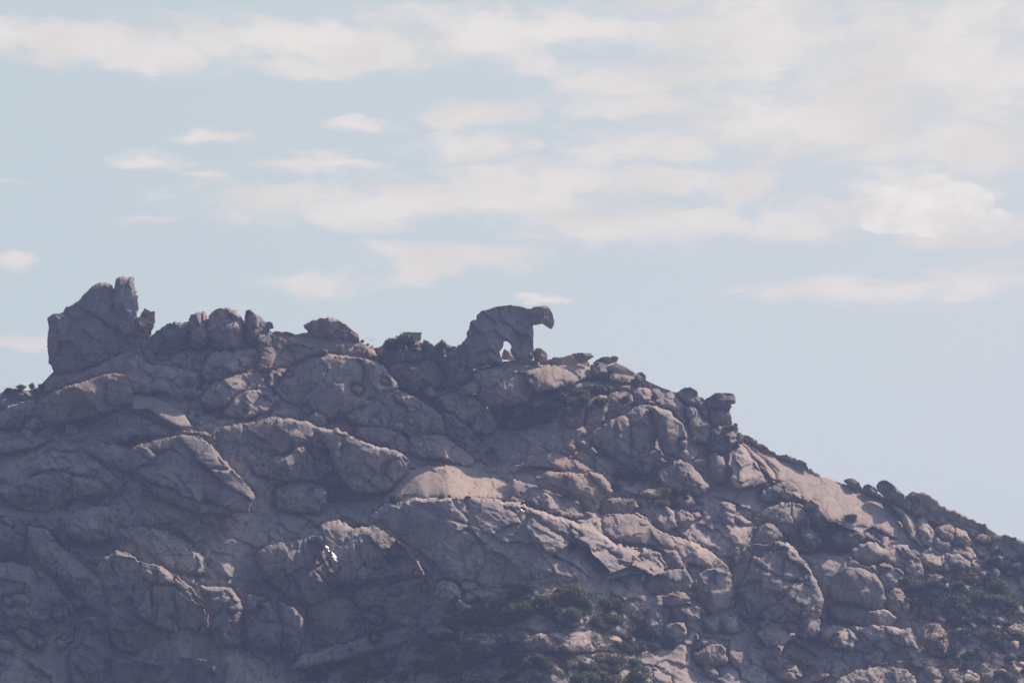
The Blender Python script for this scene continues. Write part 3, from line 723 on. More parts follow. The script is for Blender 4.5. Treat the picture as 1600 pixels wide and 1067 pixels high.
    rock('rock_slab','brightest pale tilted slab, a triangle lit by the sun on the left slope','A','736,765 800,768 870,778 960,830 1025,875 1052,920 1072,950 1000,945 930,920 880,892 830,855 735,852',s=-.9,tk=.3,rr=.5,tx=.75,cell=60,joint=.25,rough=.4,mat='pale',cat='rock slab',jit=.5,lift=2.6)
    fill(10); fill(11)
    rock('rock_outcrop','long low shelf of rock below the overhung brown boulder','F','330,270 450,230 560,195 640,150 720,160 850,195 900,235 1000,255 1160,262 1175,295 1000,300 880,310 760,320 640,330 500,335 380,315',s=.1,tk=.5,cell=20,asp=2,ang=2.9)
    rock('rock_slab','thin bright-edged ledge near the left edge of the frame','F','-160,350 0,320 100,300 200,290 290,262 285,300 200,350 100,375 0,395 -160,400',s=0,tk=.6,cell=20,asp=2.4,ang=2.9,cat='rock slab')
    rock('boulder','wide low boulder in the middle of the left slope','F','420,340 620,325 735,365 825,405 760,470 700,490 620,455 540,405 480,375',s=.4,tk=.6,cell=40,joint=.6,cat='boulder')
    rock('rock_outcrop','vast dark shaded cliff face on the left half of the hill','F','735,350 850,312 960,292 1100,282 1190,350 1250,430 1340,520 1420,620 1380,720 1200,730 1080,710 980,670 900,640 820,570 750,510 715,430',s=.8,tk=.35,rr=.3,cell=46,ang=.3,joint=.8,mat='rock')
    rock('rock_outcrop','upper left step of the overhanging mass, topped by a sunlit line','G','-220,260 -130,225 0,205 90,180 200,192 300,212 340,240 450,262 530,290 562,340 560,470 480,520 400,450 330,420 230,430 100,420 0,440 -100,430 -200,400',s=.75,tk=.35,rr=.3,cell=40,asp=1.8,ang=.3,joint=.7)
    rock('rock_slab','thin upper plate with a bright top edge in the middle of the hill','G','560,232 640,233 740,250 820,278 872,340 895,385 810,380 700,345 610,315 555,285',s=.5,tk=.8,rr=.6,cell=40,asp=2.4,ang=.3,joint=.5,cat='rock slab')
    rock('rock_outcrop','rubbly strip of sunlit stones between the thin plate and the dark gully','G','850,300 960,280 1050,285 1120,340 1212,408 1200,455 1100,440 1000,410 900,405 850,380',s=.1,tk=.4,cell=10,joint=1.6,asp=1.8,ang=.6,mat='pale')
    rock('boulder','round-backed boulder with a pale scallop of sunlight on its crest','G','100,400 190,400 228,342 270,345 310,382 335,440 325,475 350,525 300,555 200,555 100,530 0,515 -40,450 0,420',s=.6,tk=.6,rr=.6,tx=.1,cell=50,joint=.5,cat='boulder')
    rock('boulder','squared shaded boulder in the dark recess under the overhanging nose','G','100,580 200,545 300,545 372,560 398,612 392,685 330,728 200,728 110,690',s=.9,tk=.7,rr=.5,cell=60,joint=.3,cat='boulder')
    rock('rock_slab','smooth sunlit dome, the largest bright patch in the middle of the hill','G','690,660 720,625 760,590 800,540 840,478 900,465 1000,455 1080,448 1180,455 1240,470 1310,500 1380,530 1418,570 1405,620 1423,655 1300,650 1150,645 1000,640 880,640 800,655',s=-.35,tk=.3,rr=.6,tx=.22,cell=70,joint=.2,rough=.5,mat='pale',cat='rock slab',lift=.3)
    # reddish outcrop right of the dome
    rock('rock_outcrop','upper crest of the reddish outcrop right of the smooth lit dome','H','-30,470 60,440 100,402 230,375 320,408 430,458 495,502 430,530 300,490 200,460 60,465 0,490',s=.2,tk=.5,cell=20,asp=2,ang=.3,mat='ruddy')
    rock('rock_outcrop','reddish shaded face of the outcrop right of the smooth lit dome','H','120,520 200,480 300,490 400,500 430,478 500,498 552,555 562,605 500,650 470,705 400,700 370,650 250,610 150,570',s=.8,tk=.5,rr=.4,cell=34,joint=.6,mat='ruddy')
    rock('rock_slab','dark wedge with a sunlit back tapering right below the reddish outcrop','H','0,525 60,545 150,570 230,620 330,613 392,695 370,702 425,745 300,745 180,700 90,650 20,630 -10,580',s=.3,tk=.8,rr=.6,tx=.2,cell=30,joint=.6,cat='rock slab')
    # blocks in the centre right
    rock('boulder','rounded grey dome nearer the bear rock of the two big domed boulders','D','280,520 340,480 400,466 440,490 455,600 445,710 400,750 330,735 285,660',s=.8,tk=.7,rr=.6,cell=60,joint=.3,cat='boulder')
    rock('boulder','larger of the two big domed boulders with a sunlit shoulder','D','400,475 460,480 520,508 580,565 612,630 622,700 592,755 520,760 465,730 445,640 425,540',s=.75,tk=.75,rr=.65,tx=.1,cell=60,joint=.35,cat='boulder',lift=.5)
    rock('rock_outcrop','broad grey buttress left of the two domed boulders','D','85,640 90,610 150,588 220,545 275,528 305,580 305,690 345,745 330,805 230,800 150,735 95,690',s=.7,tk=.6,rr=.45,cell=40,joint=.5)
    rock('boulder','first of three pale blocks in a row under the shrubs below the bear slab','D','-60,490 0,462 62,440 75,520 62,585 0,598 -70,560',s=.6,tk=.6,cat='boulder')
    rock('boulder','middle of three pale blocks in a row under the shrubs','D','60,450 120,420 172,410 180,480 155,560 92,588 50,575',s=.7,tk=.6,cat='boulder',cell=40,joint=.4)
    rock('boulder','last of three pale blocks, with a sunlit top beside the domed boulders','D','175,430 200,405 270,393 312,420 318,462 252,502 220,545 168,555',s=.5,tk=.7,cat='boulder')
    rock('rock_pillar','stack of upright fins left of the broken blocks under the mushroom-shaped rock','D','605,490 640,470 668,490 705,545 742,572 745,650 722,690 660,675 638,610',s=.8,tk=.7,cell=18,asp=.4,ang=.2,cat='rock pillar')
    fill(4)
    rock('rock_outcrop','dark shelf of blocks beneath the larger domed boulder','D','320,760 440,750 530,790 450,825 380,870 300,890 225,860 215,800',s=.6,tk=.5,cell=20,mat='dark')
    rock('boulder','smooth rounded boulder under the domes with a pale ridge','D','445,825 540,783 625,790 665,830 702,862 742,922 725,965 660,982 600,950 500,935 455,895',s=.6,tk=.65,tx=.05,cell=50,joint=.4,cat='boulder')
    rock('boulder','narrow upright boulder left of the striped pale boulder','D','735,760 770,738 812,760 842,820 838,905 800,918 760,885 742,825',s=.8,tk=.8,cat='boulder',cell=40,joint=.4)
    rock('boulder','pale boulder with dark horizontal stripes below the skyline rim','D','855,890 868,770 890,715 922,703 980,760 1042,830 1070,893 1062,915 960,928 880,932',s=.4,tk=.6,tx=.3,cell=50,joint=.3,mat='pale',cat='boulder')
    rock('rock_rib','thin pale rib separating the striped boulder from the long pale slab','D','925,700 960,705 1020,760 1080,830 1110,880 1085,905 1062,880 1030,820 975,755',s=.2,tk=.8,mat='ruddy',cell=30,joint=.3)
    # blocks (E) left of the long slab
    rock('rock_outcrop','knobbly upright buttress against the lower left of the long pale slab','E','205,425 250,400 285,425 312,500 335,565 290,590 240,540 200,490',s=.9,tk=.8,cell=22,cat='rock')
    rock('boulder','flat-topped shaded boulder at the head of the block stack','E','-40,350 60,310 120,300 175,340 185,410 100,425 20,415 -40,410',s=.6,tk=.6,cat='boulder')
    rock('rock_outcrop','jointed wall of grey blocks under the flat-topped shaded boulder','E','-80,500 0,440 60,425 130,418 205,440 235,545 205,605 100,600 40,570 -60,560',s=.7,tk=.4,rr=.4,cell=26,asp=.9,ang=.1,joint=1.2)
    rock('boulder','large cube of grey rock below the jointed wall','E','120,570 200,538 262,570 305,640 245,695 160,690 115,640',s=.7,tk=.6,cat='boulder',cell=40,joint=.4)
    rock('boulder','half-hidden grey boulder beside the shrubs at the block stack','E','-90,600 0,520 70,560 90,610 20,650 -80,650',s=.6,tk=.6,cat='boulder')
    fill(2)
    rock('boulder','grey boulder beneath the end of the long pale slab, first of a stepped pair','E','330,600 400,560 450,565 520,560 600,610 640,650 560,650 480,670 400,690 340,660',s=.5,tk=.5,mat='dark',cat='boulder')
    rock('rock_outcrop','stepped sunlit-topped boulder below the tail of the long pale slab','E','455,680 540,640 600,640 645,672 700,650 770,655 832,725 868,790 875,835 820,848 760,800 690,770 640,735 560,770 500,740',s=.45,tk=.6,tx=.1,cell=30)
    rock('boulder','low boulder with a bright lower rim above the green thicket','E','600,830 690,790 760,828 850,868 862,895 760,905 650,910 590,890',s=.4,tk=.6,tx=.1,cat='boulder')
    rock('boulder','weathered boulder left of the right-hand thicket, cut by upright cracks','E','870,840 900,815 950,820 1000,860 1010,920 950,950 880,920',s=.6,tk=.6,cat='boulder',cell=18,asp=.5)
    fill(5)
    # ---- central lower masses
    rock('rock_outcrop','enormous layered slab mass across the middle, its back lit by the sun','P','575,812 600,788 640,779 700,776 760,778 810,787 850,800 890,811 920,822 945,835 962,853 1000,857 1032,862 1045,888 1010,893 985,900 940,908 880,910 800,916 740,922 700,935 672,900 640,855 600,830',s=.45,tk=.42,rr=.5,tx=.12,cell=46,asp=2.8,ang=.45,joint=.55,rough=1.5,mat='rock')
    rock('rock_slab','upper sunlit sheet draped over the layered slab mass','H','-60,655 0,655 80,675 180,715 260,745 340,765 430,770 480,800 520,870 500,930 420,900 330,870 250,830 180,770 80,710 -40,690',s=-.15,tk=.12,rr=.3,tx=.22,cell=16,asp=3.4,ang=.6,joint=1.3,rough=1.7,jit=2,pc=45,mat='pale',cat='rock slab')
    rock('rock_slab','lower sunlit sheet at the right of the layered slab mass','H','540,910 600,895 700,905 790,925 840,960 865,1020 840,1050 740,1045 660,1010 600,970 550,940',s=-.1,tk=.12,rr=.3,tx=.2,cell=14,asp=3,ang=.6,joint=1.4,rough=1.7,jit=2,pc=40,mat='pale',cat='rock slab')
    rock('boulder','dark boulder with a pale cracked cap lying on the layered slab mass','H','488,800 500,750 520,722 600,718 680,728 760,760 800,800 872,840 912,892 920,925 850,915 760,892 640,882 540,862',s=.6,tk=.7,rr=.5,cell=34,joint=.6,cat='boulder',lift=.6)
    rock('rock_slab','curved sunlit fin running down beside the twin-topped cliff','H','875,840 960,858 1060,900 1130,950 1192,990 1218,1035 1130,1030 1050,1010 985,990 960,1045 930,965 900,885',s=.1,tk=.6,rr=.6,tx=.2,cell=34,asp=2,ang=.7,joint=.6,mat='pale',cat='rock slab')
    rock('boulder','shaded wedge between the dark cracked boulder and the curved fin','H','845,930 910,918 952,1000 975,1045 880,1040 850,1000',s=.7,tk=.6,cat='boulder')
    rock('boulder','first low block on the terrace above the curved fin','H','478,665 520,635 600,630 690,640 702,692 640,725 560,725 488,735',s=.5,tk=.6,cat='boulder')
    rock('boulder','long low block under the green bushes on the terrace','H','690,605 760,580 870,580 960,572 1002,610 1022,662 960,685 880,655 780,645',s=.4,tk=.6,cat='boulder')
    rock('boulder','upright square block on the terrace with a bright top','H','775,670 840,665 902,712 912,792 850,825 785,795',s=.8,tk=.6,rr=.4,cat='boulder',cell=30)
    rock('boulder','pale-topped block next to the upright square block','H','895,690 990,710 1022,752 985,800 940,805 910,772',s=.5,tk=.6,cat='boulder')
    # ---- lower left cliffs
    rock('rock_outcrop','domed outcrop with a rusty foot at the left of the hill','F','-160,640 0,560 90,545 180,518 250,490 330,480 400,500 440,580 400,640 350,700 250,720 120,700 60,660 0,620 -160,700',s=.8,tk=.5,rr=.45,cell=44,joint=.5,mat='rock')
    rock('rock_rib','sunlit crest curling down the domed outcrop on the left','F','140,460 240,385 300,370 480,378 545,430 600,480 645,505 692,540 702,600 660,625 600,570 560,540 480,528 400,498 320,485 200,490',s=0,tk=.5,tx=.2,cell=16,asp=2.6,ang=.6,mat='rock')
    rock('boulder','hanging block with a tan lip under the sunlit crest on the left','F','395,510 480,525 560,540 642,612 625,672 560,690 500,660 415,640',s=.8,tk=.7,mat='ruddy',cat='boulder')
    rock('boulder','plain shaded block at the left edge halfway down','F','-160,730 0,738 130,730 145,850 135,955 0,960 -160,960',s=.9,tk=.5,cat='boulder',mat='dark')
    rock('rock_outcrop','shaded cleft wall left of the big hanging block','F','150,735 230,720 330,760 375,840 400,930 300,930 200,880 150,820',s=.8,tk=.5,mat='dark')
    rock('rock_rib','long rounded rib slanting down through the left cliff','I','140,200 250,205 350,315 450,395 560,495 625,560 645,650 610,720 520,660 430,575 330,485 250,430 180,340',s=.7,tk=.8,rr=.7,cell=34,joint=.6)
    rock('rock_outcrop','large squared cliff face marked by two upright cracks','I','530,430 580,370 640,330 730,350 780,395 880,408 970,458 1025,500 1095,570 1155,640 1190,760 1180,870 1060,915 900,930 780,910 640,890 600,760 610,600 560,520',s=.9,tk=.28,rr=.25,tx=.03,cell=44,asp=.7,ang=.05,joint=1.0,mat='rock')
    rock('rock_slab','brightest sunlit crest on the lower left cliff','I','620,260 650,215 690,198 780,198 900,210 980,248 1032,280 1105,340 1185,420 1250,492 1150,480 1000,462 880,410 780,405 710,350 655,325',s=.1,tk=.2,rr=.3,tx=.2,cell=14,asp=3.6,ang=.6,joint=1.4,rough=1.8,jit=2,pc=50,mat='rock',cat='rock slab')
    rock('rock_outcrop','fluted corner of cliff right of the squared face','I','1095,520 1200,528 1290,535 1335,600 1365,680 1400,790 1310,880 1200,870 1165,720',s=.8,tk=.5,rr=.4,tx=.1,cell=30,asp=.6,joint=.8)
    rock('rock_outcrop','huge curved sheet of dark rock at the lower left corner','I','-160,400 0,395 90,398 200,428 290,478 355,560 412,640 445,720 432,795 350,840 250,815 150,780 0,780 -160,780',s=.75,tk=.4,rr=.4,tx=.1,cell=60,joint=.35)
    fill(12)
    rock('rock_outcrop','shaded block wall at the lower left between two ribs','I','430,720 520,690 600,750 630,860 645,950 600,1075 400,1100 380,950 420,820',s=.9,tk=.4,rr=.4,cell=30,joint=.9,mat='dark')
    rock('rock_outcrop','base of the squared cliff face with small ledges','I','620,930 780,915 900,935 1060,920 1200,950 1230,1100 620,1100',s=.8,tk=.3,rr=.3,cell=24,asp=1.8,ang=.1,joint=1.2,mat='dark')
    rock('rock_outcrop','ribbed rock with a bright top ledge left of the white painted glint','J','-20,350 120,282 240,270 330,240 370,260 410,330 450,410 470,500 450,610 300,650 200,610 100,530 30,450',s=.75,tk=.45,rr=.4,cell=26,asp=1.2,ang=1.0,joint=1.0)
    rock('rock_outcrop','upper half of the pale cliff boss crossed by bright steps','J','350,200 400,162 470,163 560,210 690,178 765,222 830,290 920,400 950,480 800,475 690,485 560,520 460,510 420,400 385,300',s=.45,tk=.4,rr=.35,tx=.1,cell=24,asp=2,ang=.9,joint=1.1)
    rock('rock_outcrop','smooth shaded lower face of the pale cliff boss','J','550,560 580,530 640,505 740,530 800,498 930,478 975,560 975,640 900,702 780,750 620,790 560,700',s=.95,tk=.4,rr=.3,cell=60,asp=.8,ang=.1,joint=.35,rough=.7,mat='rock')
    rock('rock_outcrop','smooth left face of the pale cliff boss above the diagonal ledge','J','262,895 255,770 290,650 420,590 520,600 590,680 615,780 520,832 400,870',s=.95,tk=.4,rr=.35,cell=60,joint=.35,rough=.7)
    rock('rock_rib','dark narrow rib in the cleft left of the pale cliff boss','J','-60,560 60,590 125,680 155,770 140,870 90,980 0,930 -80,800',s=.8,tk=.6,cell=30,mat='dark')
    rock('rock_rib','second narrow rib in the cleft nearer the pale cliff boss','J','115,600 200,640 282,720 260,880 185,970 140,890',s=.8,tk=.7,cell=30,mat='dark')
    rock('rock_outcrop','fluted knob at the right foot of the layered slab mass','J','985,620 985,560 1020,502 1095,500 1145,560 1135,645 1060,668',s=.7,tk=.6,cell=22,asp=.6)
    # ---- lower right cliff
    rock('rock_outcrop','twin-topped cliff tower, the biggest rock at the lower right','P','1145,925 1152,885 1155,864 1170,852 1186,848 1200,851 1208,845 1226,847 1240,862 1262,885 1276,910 1287,940 1278,968 1240,990 1200,980 1160,965 1140,950',s=1,tk=.4,rr=.25,tx=.05,cell=30,asp=.7,joint=1.1,rough=1.5,lift=.5,cat='rock tower')
    rock('rock_outcrop','shaded wall behind the twin-topped cliff with a sunlit notch','E','-60,700 0,645 60,632 112,642 160,690 215,760 240,800 200,860 100,860 0,800 -80,760',s=.6,tk=.5,tx=.05,cell=30)
    rock('boulder','largest round boulder right of the twin-topped cliff','E','335,900 350,850 390,800 440,778 520,785 600,820 638,880 655,960 640,1032 560,1020 440,985 360,960',s=1,tk=.7,rr=.65,cell=80,joint=.25,cat='boulder',jit=.6,lift=.4)
    rock('boulder','ruddy boulder wedged beside the largest round boulder','E','655,950 700,888 752,908 775,960 792,1010 750,1065 690,1060 655,1020',s=.8,tk=.7,mat='ruddy',cat='boulder')
    rock('rock_outcrop','long low ledge under the largest round boulder','L','340,640 420,620 520,645 640,690 690,740 680,770 560,750 430,730 350,700',s=.6,tk=.5,cell=26,asp=2)
    rock('rock_outcrop','wide shaded block bank below the long low ledge','L','400,790 450,750 600,745 800,765 840,860 810,935 700,930 560,910 420,880',s=.8,tk=.4,rr=.4,cell=26,joint=1.0)
    rock('rock_pillar','hoodoo-like upright rock with a dark slot near the lower right','L','845,840 858,760 890,735 950,738 992,790 1008,860 992,925 900,918',s=.9,tk=.8,cell=24,asp=.5,cat='rock pillar',mat='ruddy')
    fill(8); fill(9)
    rock('boulder','flat sunlit stones under the hoodoo-like rock','L','780,945 850,918 930,930 995,950 940,978 830,972',s=-.1,tk=.5,mat='pale',cat='boulder')
    rock('boulder','smooth grey whaleback boulder at the bottom edge right of centre','L','340,1090 430,1022 520,990 650,963 742,985 815,1025 830,1110 340,1110',s=.4,tk=.6,rr=.7,cell=70,joint=.25,cat='boulder')
    rock('boulder','small bright-topped boulder near the bottom edge','L','45,1030 60,995 100,965 160,972 195,1030 150,1055 80,1055',s=.2,tk=.7,tx=.1,mat='pale',cat='boulder')
    rock('boulder','low slab joining the bright-topped boulder at the bottom edge','L','185,1035 250,1010 310,1003 345,1025 290,1060 190,1090',s=.3,tk=.6,mat='pale',cat='boulder')
    rock('boulder','grey boulder with a pale corner at the lower right bottom edge','L','990,1000 1080,970 1140,1000 1185,1040 1150,1110 1000,1110',s=.4,tk=.6,cat='boulder')
    rock('boulder','rounded boulder near the lower right corner','L','1195,1020 1280,982 1352,1012 1370,1110 1205,1110',s=.5,tk=.7,cat='boulder')
    rock('rock_slab','sunlit slab at the right edge below the thicket','L','1318,748 1423,733 1560,760 1560,830 1423,805 1340,790',s=-.1,tk=.5,mat='pale',cat='rock slab')
    rock('rock_slab','brightest thin ledge at the far right edge','L','1180,560 1260,590 1330,610 1423,640 1560,690 1540,720 1423,690 1300,650 1190,600',s=0,tk=.5,mat='rock',cat='rock slab')
    fill(7)
    rock('boulder','dome-backed boulder in front of the layered slab mass','K','728,490 800,450 880,436 965,430 1005,490 985,545 860,570 740,575',s=.7,tk=.6,rr=.6,cell=50,joint=.4,cat='boulder')
    rock('boulder','rubble-topped block below the dome-backed boulder','K','835,600 880,555 960,560 1005,600 945,645 860,645',s=.4,tk=.6,cell=14,mat='pale',cat='boulder')
    rock('rock_outcrop','tall shaded block left of the twin-topped cliff','K','1025,460 1100,430 1212,428 1222,560 1205,655 1100,690 1035,610',s=1,tk=.45,rr=.35,cell=50,joint=.5,lift=.3)
    rock('boulder','upright block with a pale left corner beside the scrub','K','735,680 780,640 832,680 845,800 765,835 738,770',s=.8,tk=.7,cat='boulder')
    rock('boulder','upper square block of the wall beside the scrub','K','885,645 1040,640 1045,722 895,725',s=.9,tk=.5,rr=.4,cat='boulder',cell=50)
    rock('boulder','light-topped square block of the wall beside the scrub','K','835,745 960,722 975,800 900,830 842,820',s=.9,tk=.6,rr=.4,cat='boulder',cell=50)
    rock('boulder','square block beneath the tall shaded block','K','1058,705 1142,690 1155,780 1070,792',s=.9,tk=.6,rr=.4,cat='boulder',cell=50)
    rock('boulder','wide block beneath the twin-topped cliff','K','1155,705 1250,690 1265,790 1165,795',s=.9,tk=.6,rr=.4,cat='boulder',cell=50)
    rock('boulder','large pale block low in the stack near the bottom edge','K','1000,890 1100,850 1182,850 1205,960 1100,985 1015,955',s=.8,tk=.6,rr=.5,cat='boulder',cell=40)
    rock('boulder','tilted block right of the large pale block near the bottom edge','K','1205,880 1290,895 1305,975 1230,980 1200,930',s=.8,tk=.6,rr=.5,cat='boulder',cell=40)
    # ---- the scrubby lower slope
    rock('rock_slab','diagonal sunlit ledge rising from the bottom of the cliff','J','160,1010 250,910 350,888 440,850 560,828 700,780 800,760 880,730 965,690 985,740 900,800 800,860 700,890 560,930 400,960 260,985',s=.15,tk=.55,rr=.5,cell=20,asp=2,ang=2.7,joint=1.1,mat='rock',cat='rock slab')
    fill(6); fill(13)
    rock('boulder','dome-shaped grey boulder alone in the scrub','K','228,705 260,650 340,640 402,680 395,745 300,750',s=.6,tk=.7,cat='boulder',cell=40,joint=.4)
    rock('boulder','largest grey boulder in the scrub left of the lone dome','J','1145,840 1230,798 1370,780 1400,850 1310,905 1180,905',s=.6,tk=.7,cat='boulder',cell=30)
    rock('rock_outcrop','low terrace of pale stones in the scrub','K','60,830 140,790 240,790 330,780 450,780 600,805 690,880 580,890 480,880 370,900 200,890 90,880',s=.1,tk=.4,cell=14,asp=2.4,ang=.2,joint=1.4,mat='rock')

    # ---- the pieces that overhang
    rock('boulder','largest squared boulder with a brown overhung face under the tall leaning rock','A','235,790 300,745 430,705 600,655 685,650 742,745 738,835 640,860 500,900 350,930 240,935 222,865',s=1,tk=.55,rr=.35,tx=-.1,cell=60,joint=.35,mat='ruddy',cat='boulder',lift=2.8)
    rock('rock_outcrop','big overhanging nose with a rusty underside left of the smooth lit dome','G','330,260 350,240 440,252 520,282 600,322 700,352 812,378 852,425 846,480 792,545 752,592 650,608 540,595 480,540 440,450 390,340',s=1,tk=.6,rr=.55,tx=-.05,cell=44,asp=2,ang=.3,joint=.6,mat='rock',lift=4.2)
    rock('boulder','big blue-grey block hanging over the shaded cliff at the left','F','375,820 395,720 480,690 590,680 655,700 660,780 640,850 560,882 440,875',s=1,tk=.7,rr=.55,cell=60,joint=.35,cat='boulder',lift=3)

build_rocks()
finish_scan()
build_hill()
ZB = np.where(ZB < 1e5, ZB + GRV[0], ZB)
build_rocks()

# ------------------------------------------------------------------ plants
def zat(px, py, k=3):
    j = int(np.clip(round((py - LY0) / H), 0, NY - 1)); i = int(np.clip(round((px - LX0) / H), 0, NX - 1))
    w = ZB[max(0, j - k):j + k + 1, max(0, i - k):i + k + 1]
    w = w[w < 1e5]
    return float(np.median(w)) if len(w) else float(depth(px, py))
def shrub_mesh(name, seed, mat, n=1400, w=1.0, h=.8, leaf=.105, ragged=.25):
    """unit shrub: crown of leaf-sized faces about lumps, on forked stems; radius about 1"""
    rs = np.random.RandomState(seed)
    V, F = [], []
    lumps = []
    for i in range(7):
        a = rs.uniform(0, 2 * math.pi); r = rs.uniform(.1, .6)
        lumps.append((r * math.cos(a) * w, r * math.sin(a) * w, rs.uniform(.3, .95) * h, rs.uniform(.28, .5)))
    lumps.append((0, 0, .45 * h, .6))
    for i in range(n):
        c = lumps[rs.randint(len(lumps))]
        d = rs.normal(size=3); d /= np.linalg.norm(d)
        rad = c[3] * (1 - .55 * rs.rand() ** 2 + ragged * max(0, rs.normal()) * .5)
        p = np.array(c[:3]) + d * rad * np.array([w, w, .85])
        if p[2] < 0: p[2] = abs(p[2]) * .3
        u = rs.normal(size=3); u /= np.linalg.norm(u)
        v = np.cross(u, d + .6 * rs.normal(size=3)); v /= np.linalg.norm(v) + 1e-9
        s = leaf * rs.uniform(.7, 1.6)
        b0 = len(V)
        V += [p - u * s, p + v * s * .5, p + u * s, p - v * s * .5]
        F.append((b0, b0 + 1, b0 + 2, b0 + 3))
    for i in range(6):                                  # stems
        a = rs.uniform(0, 2 * math.pi); e = np.array([math.cos(a) * .4, math.sin(a) * .4, .6 * h])
        q = np.array([-math.sin(a), math.cos(a), 0]) * .03
        b0 = len(V)
        V += [-q, q, e + q * .3, e - q * .3, np.array([.03, 0, 0.]), e + np.array([.01, 0, 0])]
        F += [(b0, b0 + 1, b0 + 2, b0 + 3), (b0, b0 + 4, b0 + 5, b0 + 3)]
    me = bpy.data.meshes.new(name)
    me.from_pydata([tuple(q) for q in V], [], F)
    me.materials.append(mat)
    return me
SH = [shrub_mesh('shrub', 1, M['leaf']), shrub_mesh('shrub', 2, M['leaf'], w=1.2, h=.6), shrub_mesh('shrub', 3, M['leaf'], n=1000, h=.95, ragged=.5),
      shrub_mesh('shrub', 4, M['dryleaf'], n=1000, w=1.15, h=.55, ragged=.5), shrub_mesh('shrub', 5, M['leaf'], w=1.0, h=.85), shrub_mesh('shrub', 6, M['dryleaf'], n=800, h=.8, ragged=.6)]
SN = [0]
def shrub(px, py, wpx, label, group=None, kind=None, hs=1.0, fwd=.7, name='shrub'):
    """px,py: where it stands; wpx: its width in photo pixels"""
    SN[0] += 1
    rg = random.Random(SN[0] * 31)
    me = SH[rg.choice([0, 1, 2, 3, 4]) if kind is None else kind]
    Y = zat(px, py) - fwd
    p = world_pt(px, py, Y)
    o = bpy.data.objects.new(name, me); C.objects.link(o)
    r = wpx * MPP * Y / 700 / 2 / 1.05
    o.location = (float(p[0]), float(p[1]), float(p[2]) - .1 * r)
    o.scale = (r, r, r * hs * rg.uniform(.85, 1.15))
    o.rotation_euler = (rg.uniform(-.15, .15), rg.uniform(-.15, .15), rg.uniform(0, 6.28))
    tag(o, label, 'shrub', group)
    return o
def shrubs(poly, n, s0, s1, label, group, kinds=None, seed=1):
    rg = random.Random(seed)
    xs = [q[0] for q in poly]; ys = [q[1] for q in poly]; k = 0; done = []
    while k < n:
        p = (rg.uniform(min(xs), max(xs)), rg.uniform(min(ys), max(ys)))
        if inside(p, poly):
            kd = rg.choice(kinds or [0, 1, 2, 3, 4]); w_ = s0 + (s1 - s0) * rg.random() ** 1.8; hs = rg.uniform(.7, 1.1)
            done.append((shrub(p[0], p[1], w_, label, group, kind=kd, hs=hs), w_, kd)); k += 1
    rest = label.split('shrub', 1)[1]
    for o, w_, kd in done:
        if w_ == max(q[1] for q in done): o['label'] = 'widest shrub' + rest
        elif w_ < s0 + .12 * (s1 - s0): o['label'] = ('small olive-brown shrub' if kd in (3, 5) else 'small green shrub') + rest
        elif kd in (3, 5): o['label'] = 'olive-brown shrub' + rest
# single ones that stand out
shrub(33, 607, 20, 'ragged round shrub, widest on the left skyline', kind=2, hs=.9)
shrub(50, 607, 13, 'slender shrub with a bare stem in the middle of the left skyline', kind=2, hs=1.3)
shrub(62, 604.5, 8, 'tiny shrub nearest the tall leaning rock on the skyline', kind=2, hs=1.2)
shrub(14, 611, 22, 'low shrub at the very left end of the skyline', kind=0, hs=.6)
shrub(612, 545, 40, 'wide dark bush in front of the concrete hut on the ridge', kind=0, hs=1.1, fwd=1.0)
shrub(631, 543, 46, 'spiky-topped dark bush hiding the left side of the concrete hut', kind=2, hs=1.2, fwd=1.2)
shrub(566, 535, 8, 'tiny shrub on the ridge just behind the tail of the cap rock', kind=5)
shrub(575, 540, 7, 'tiny low shrub on the ridge below the cap rock', kind=5)
shrub(692, 543, 16, 'upright dark bush in the ridge notch near the bear rock', kind=2, hs=1.3)
shrub(690, 778, 13, 'first of three small shrubs on the lower edge of the sunlit dome', kind=0)
shrub(703, 777, 9, 'middle of three small shrubs on the lower edge of the sunlit dome', kind=4)
shrub(731, 778, 11, 'last of three small shrubs on the lower edge of the sunlit dome', kind=0)
shrub(617, 784, 34, 'shrub in the corner where the overhanging nose meets the sunlit dome', kind=4, hs=.9)
shrub(215, 688, 44, 'wide low dark shrub under the pale tilted slab', kind=1, hs=.7)
shrub(1328, 812, 30, 'dark shrub growing on the face of the long pale slab', kind=1, hs=1.0)
shrub(1308, 822, 26, 'low dark shrub at the lower border of the long pale slab', kind=1, hs=.8)
shrub(806, 968, 52, 'tallest round bush above the scrub in the lower middle', kind=0, hs=1.15)
shrub(776, 962, 36, 'round bush against the tallest bush in the lower middle', kind=4, hs=1.0)
shrub(1268, 798, 22, 'upright dark bush at the foot of the long pale slab', kind=2, hs=1.3)
for (x, y, w_) in [(900,618,46),(925,612,50),(880,628,46),(950,616,40),(865,640,40),(905,633,50),(978,628,26),(940,630,36)]:
    shrub(x, y, w_, 'dark green shrub under the sunlit slab right of the bear rock', 'shrubs under the sunlit slab', kind=random.Random(x).choice([0,1,4]), hs=.75)
for (x, y, w_) in [(800,650,44),(825,655,44),(845,660,38),(815,668,44),(790,668,34),(850,640,30)]:
    shrub(x, y, w_, 'dark shrub in the shady hollow below the bear rock', 'shrubs in the hollow below the bear rock', kind=random.Random(x).choice([0,1,4]), hs=.8)
shrubs([(1000,770),(1060,765),(1085,785),(1050,795),(1005,790)], 9, 14, 30, 'green shrub on the terrace of low blocks below the domed boulders', 'shrubs on the block terrace', seed=3)
shrubs([(1140,660),(1160,690),(1150,700),(1120,690)], 5, 12, 22, 'dry shrub below the mushroom-shaped rock', 'shrubs below the mushroom-shaped rock', [3,5], 4)
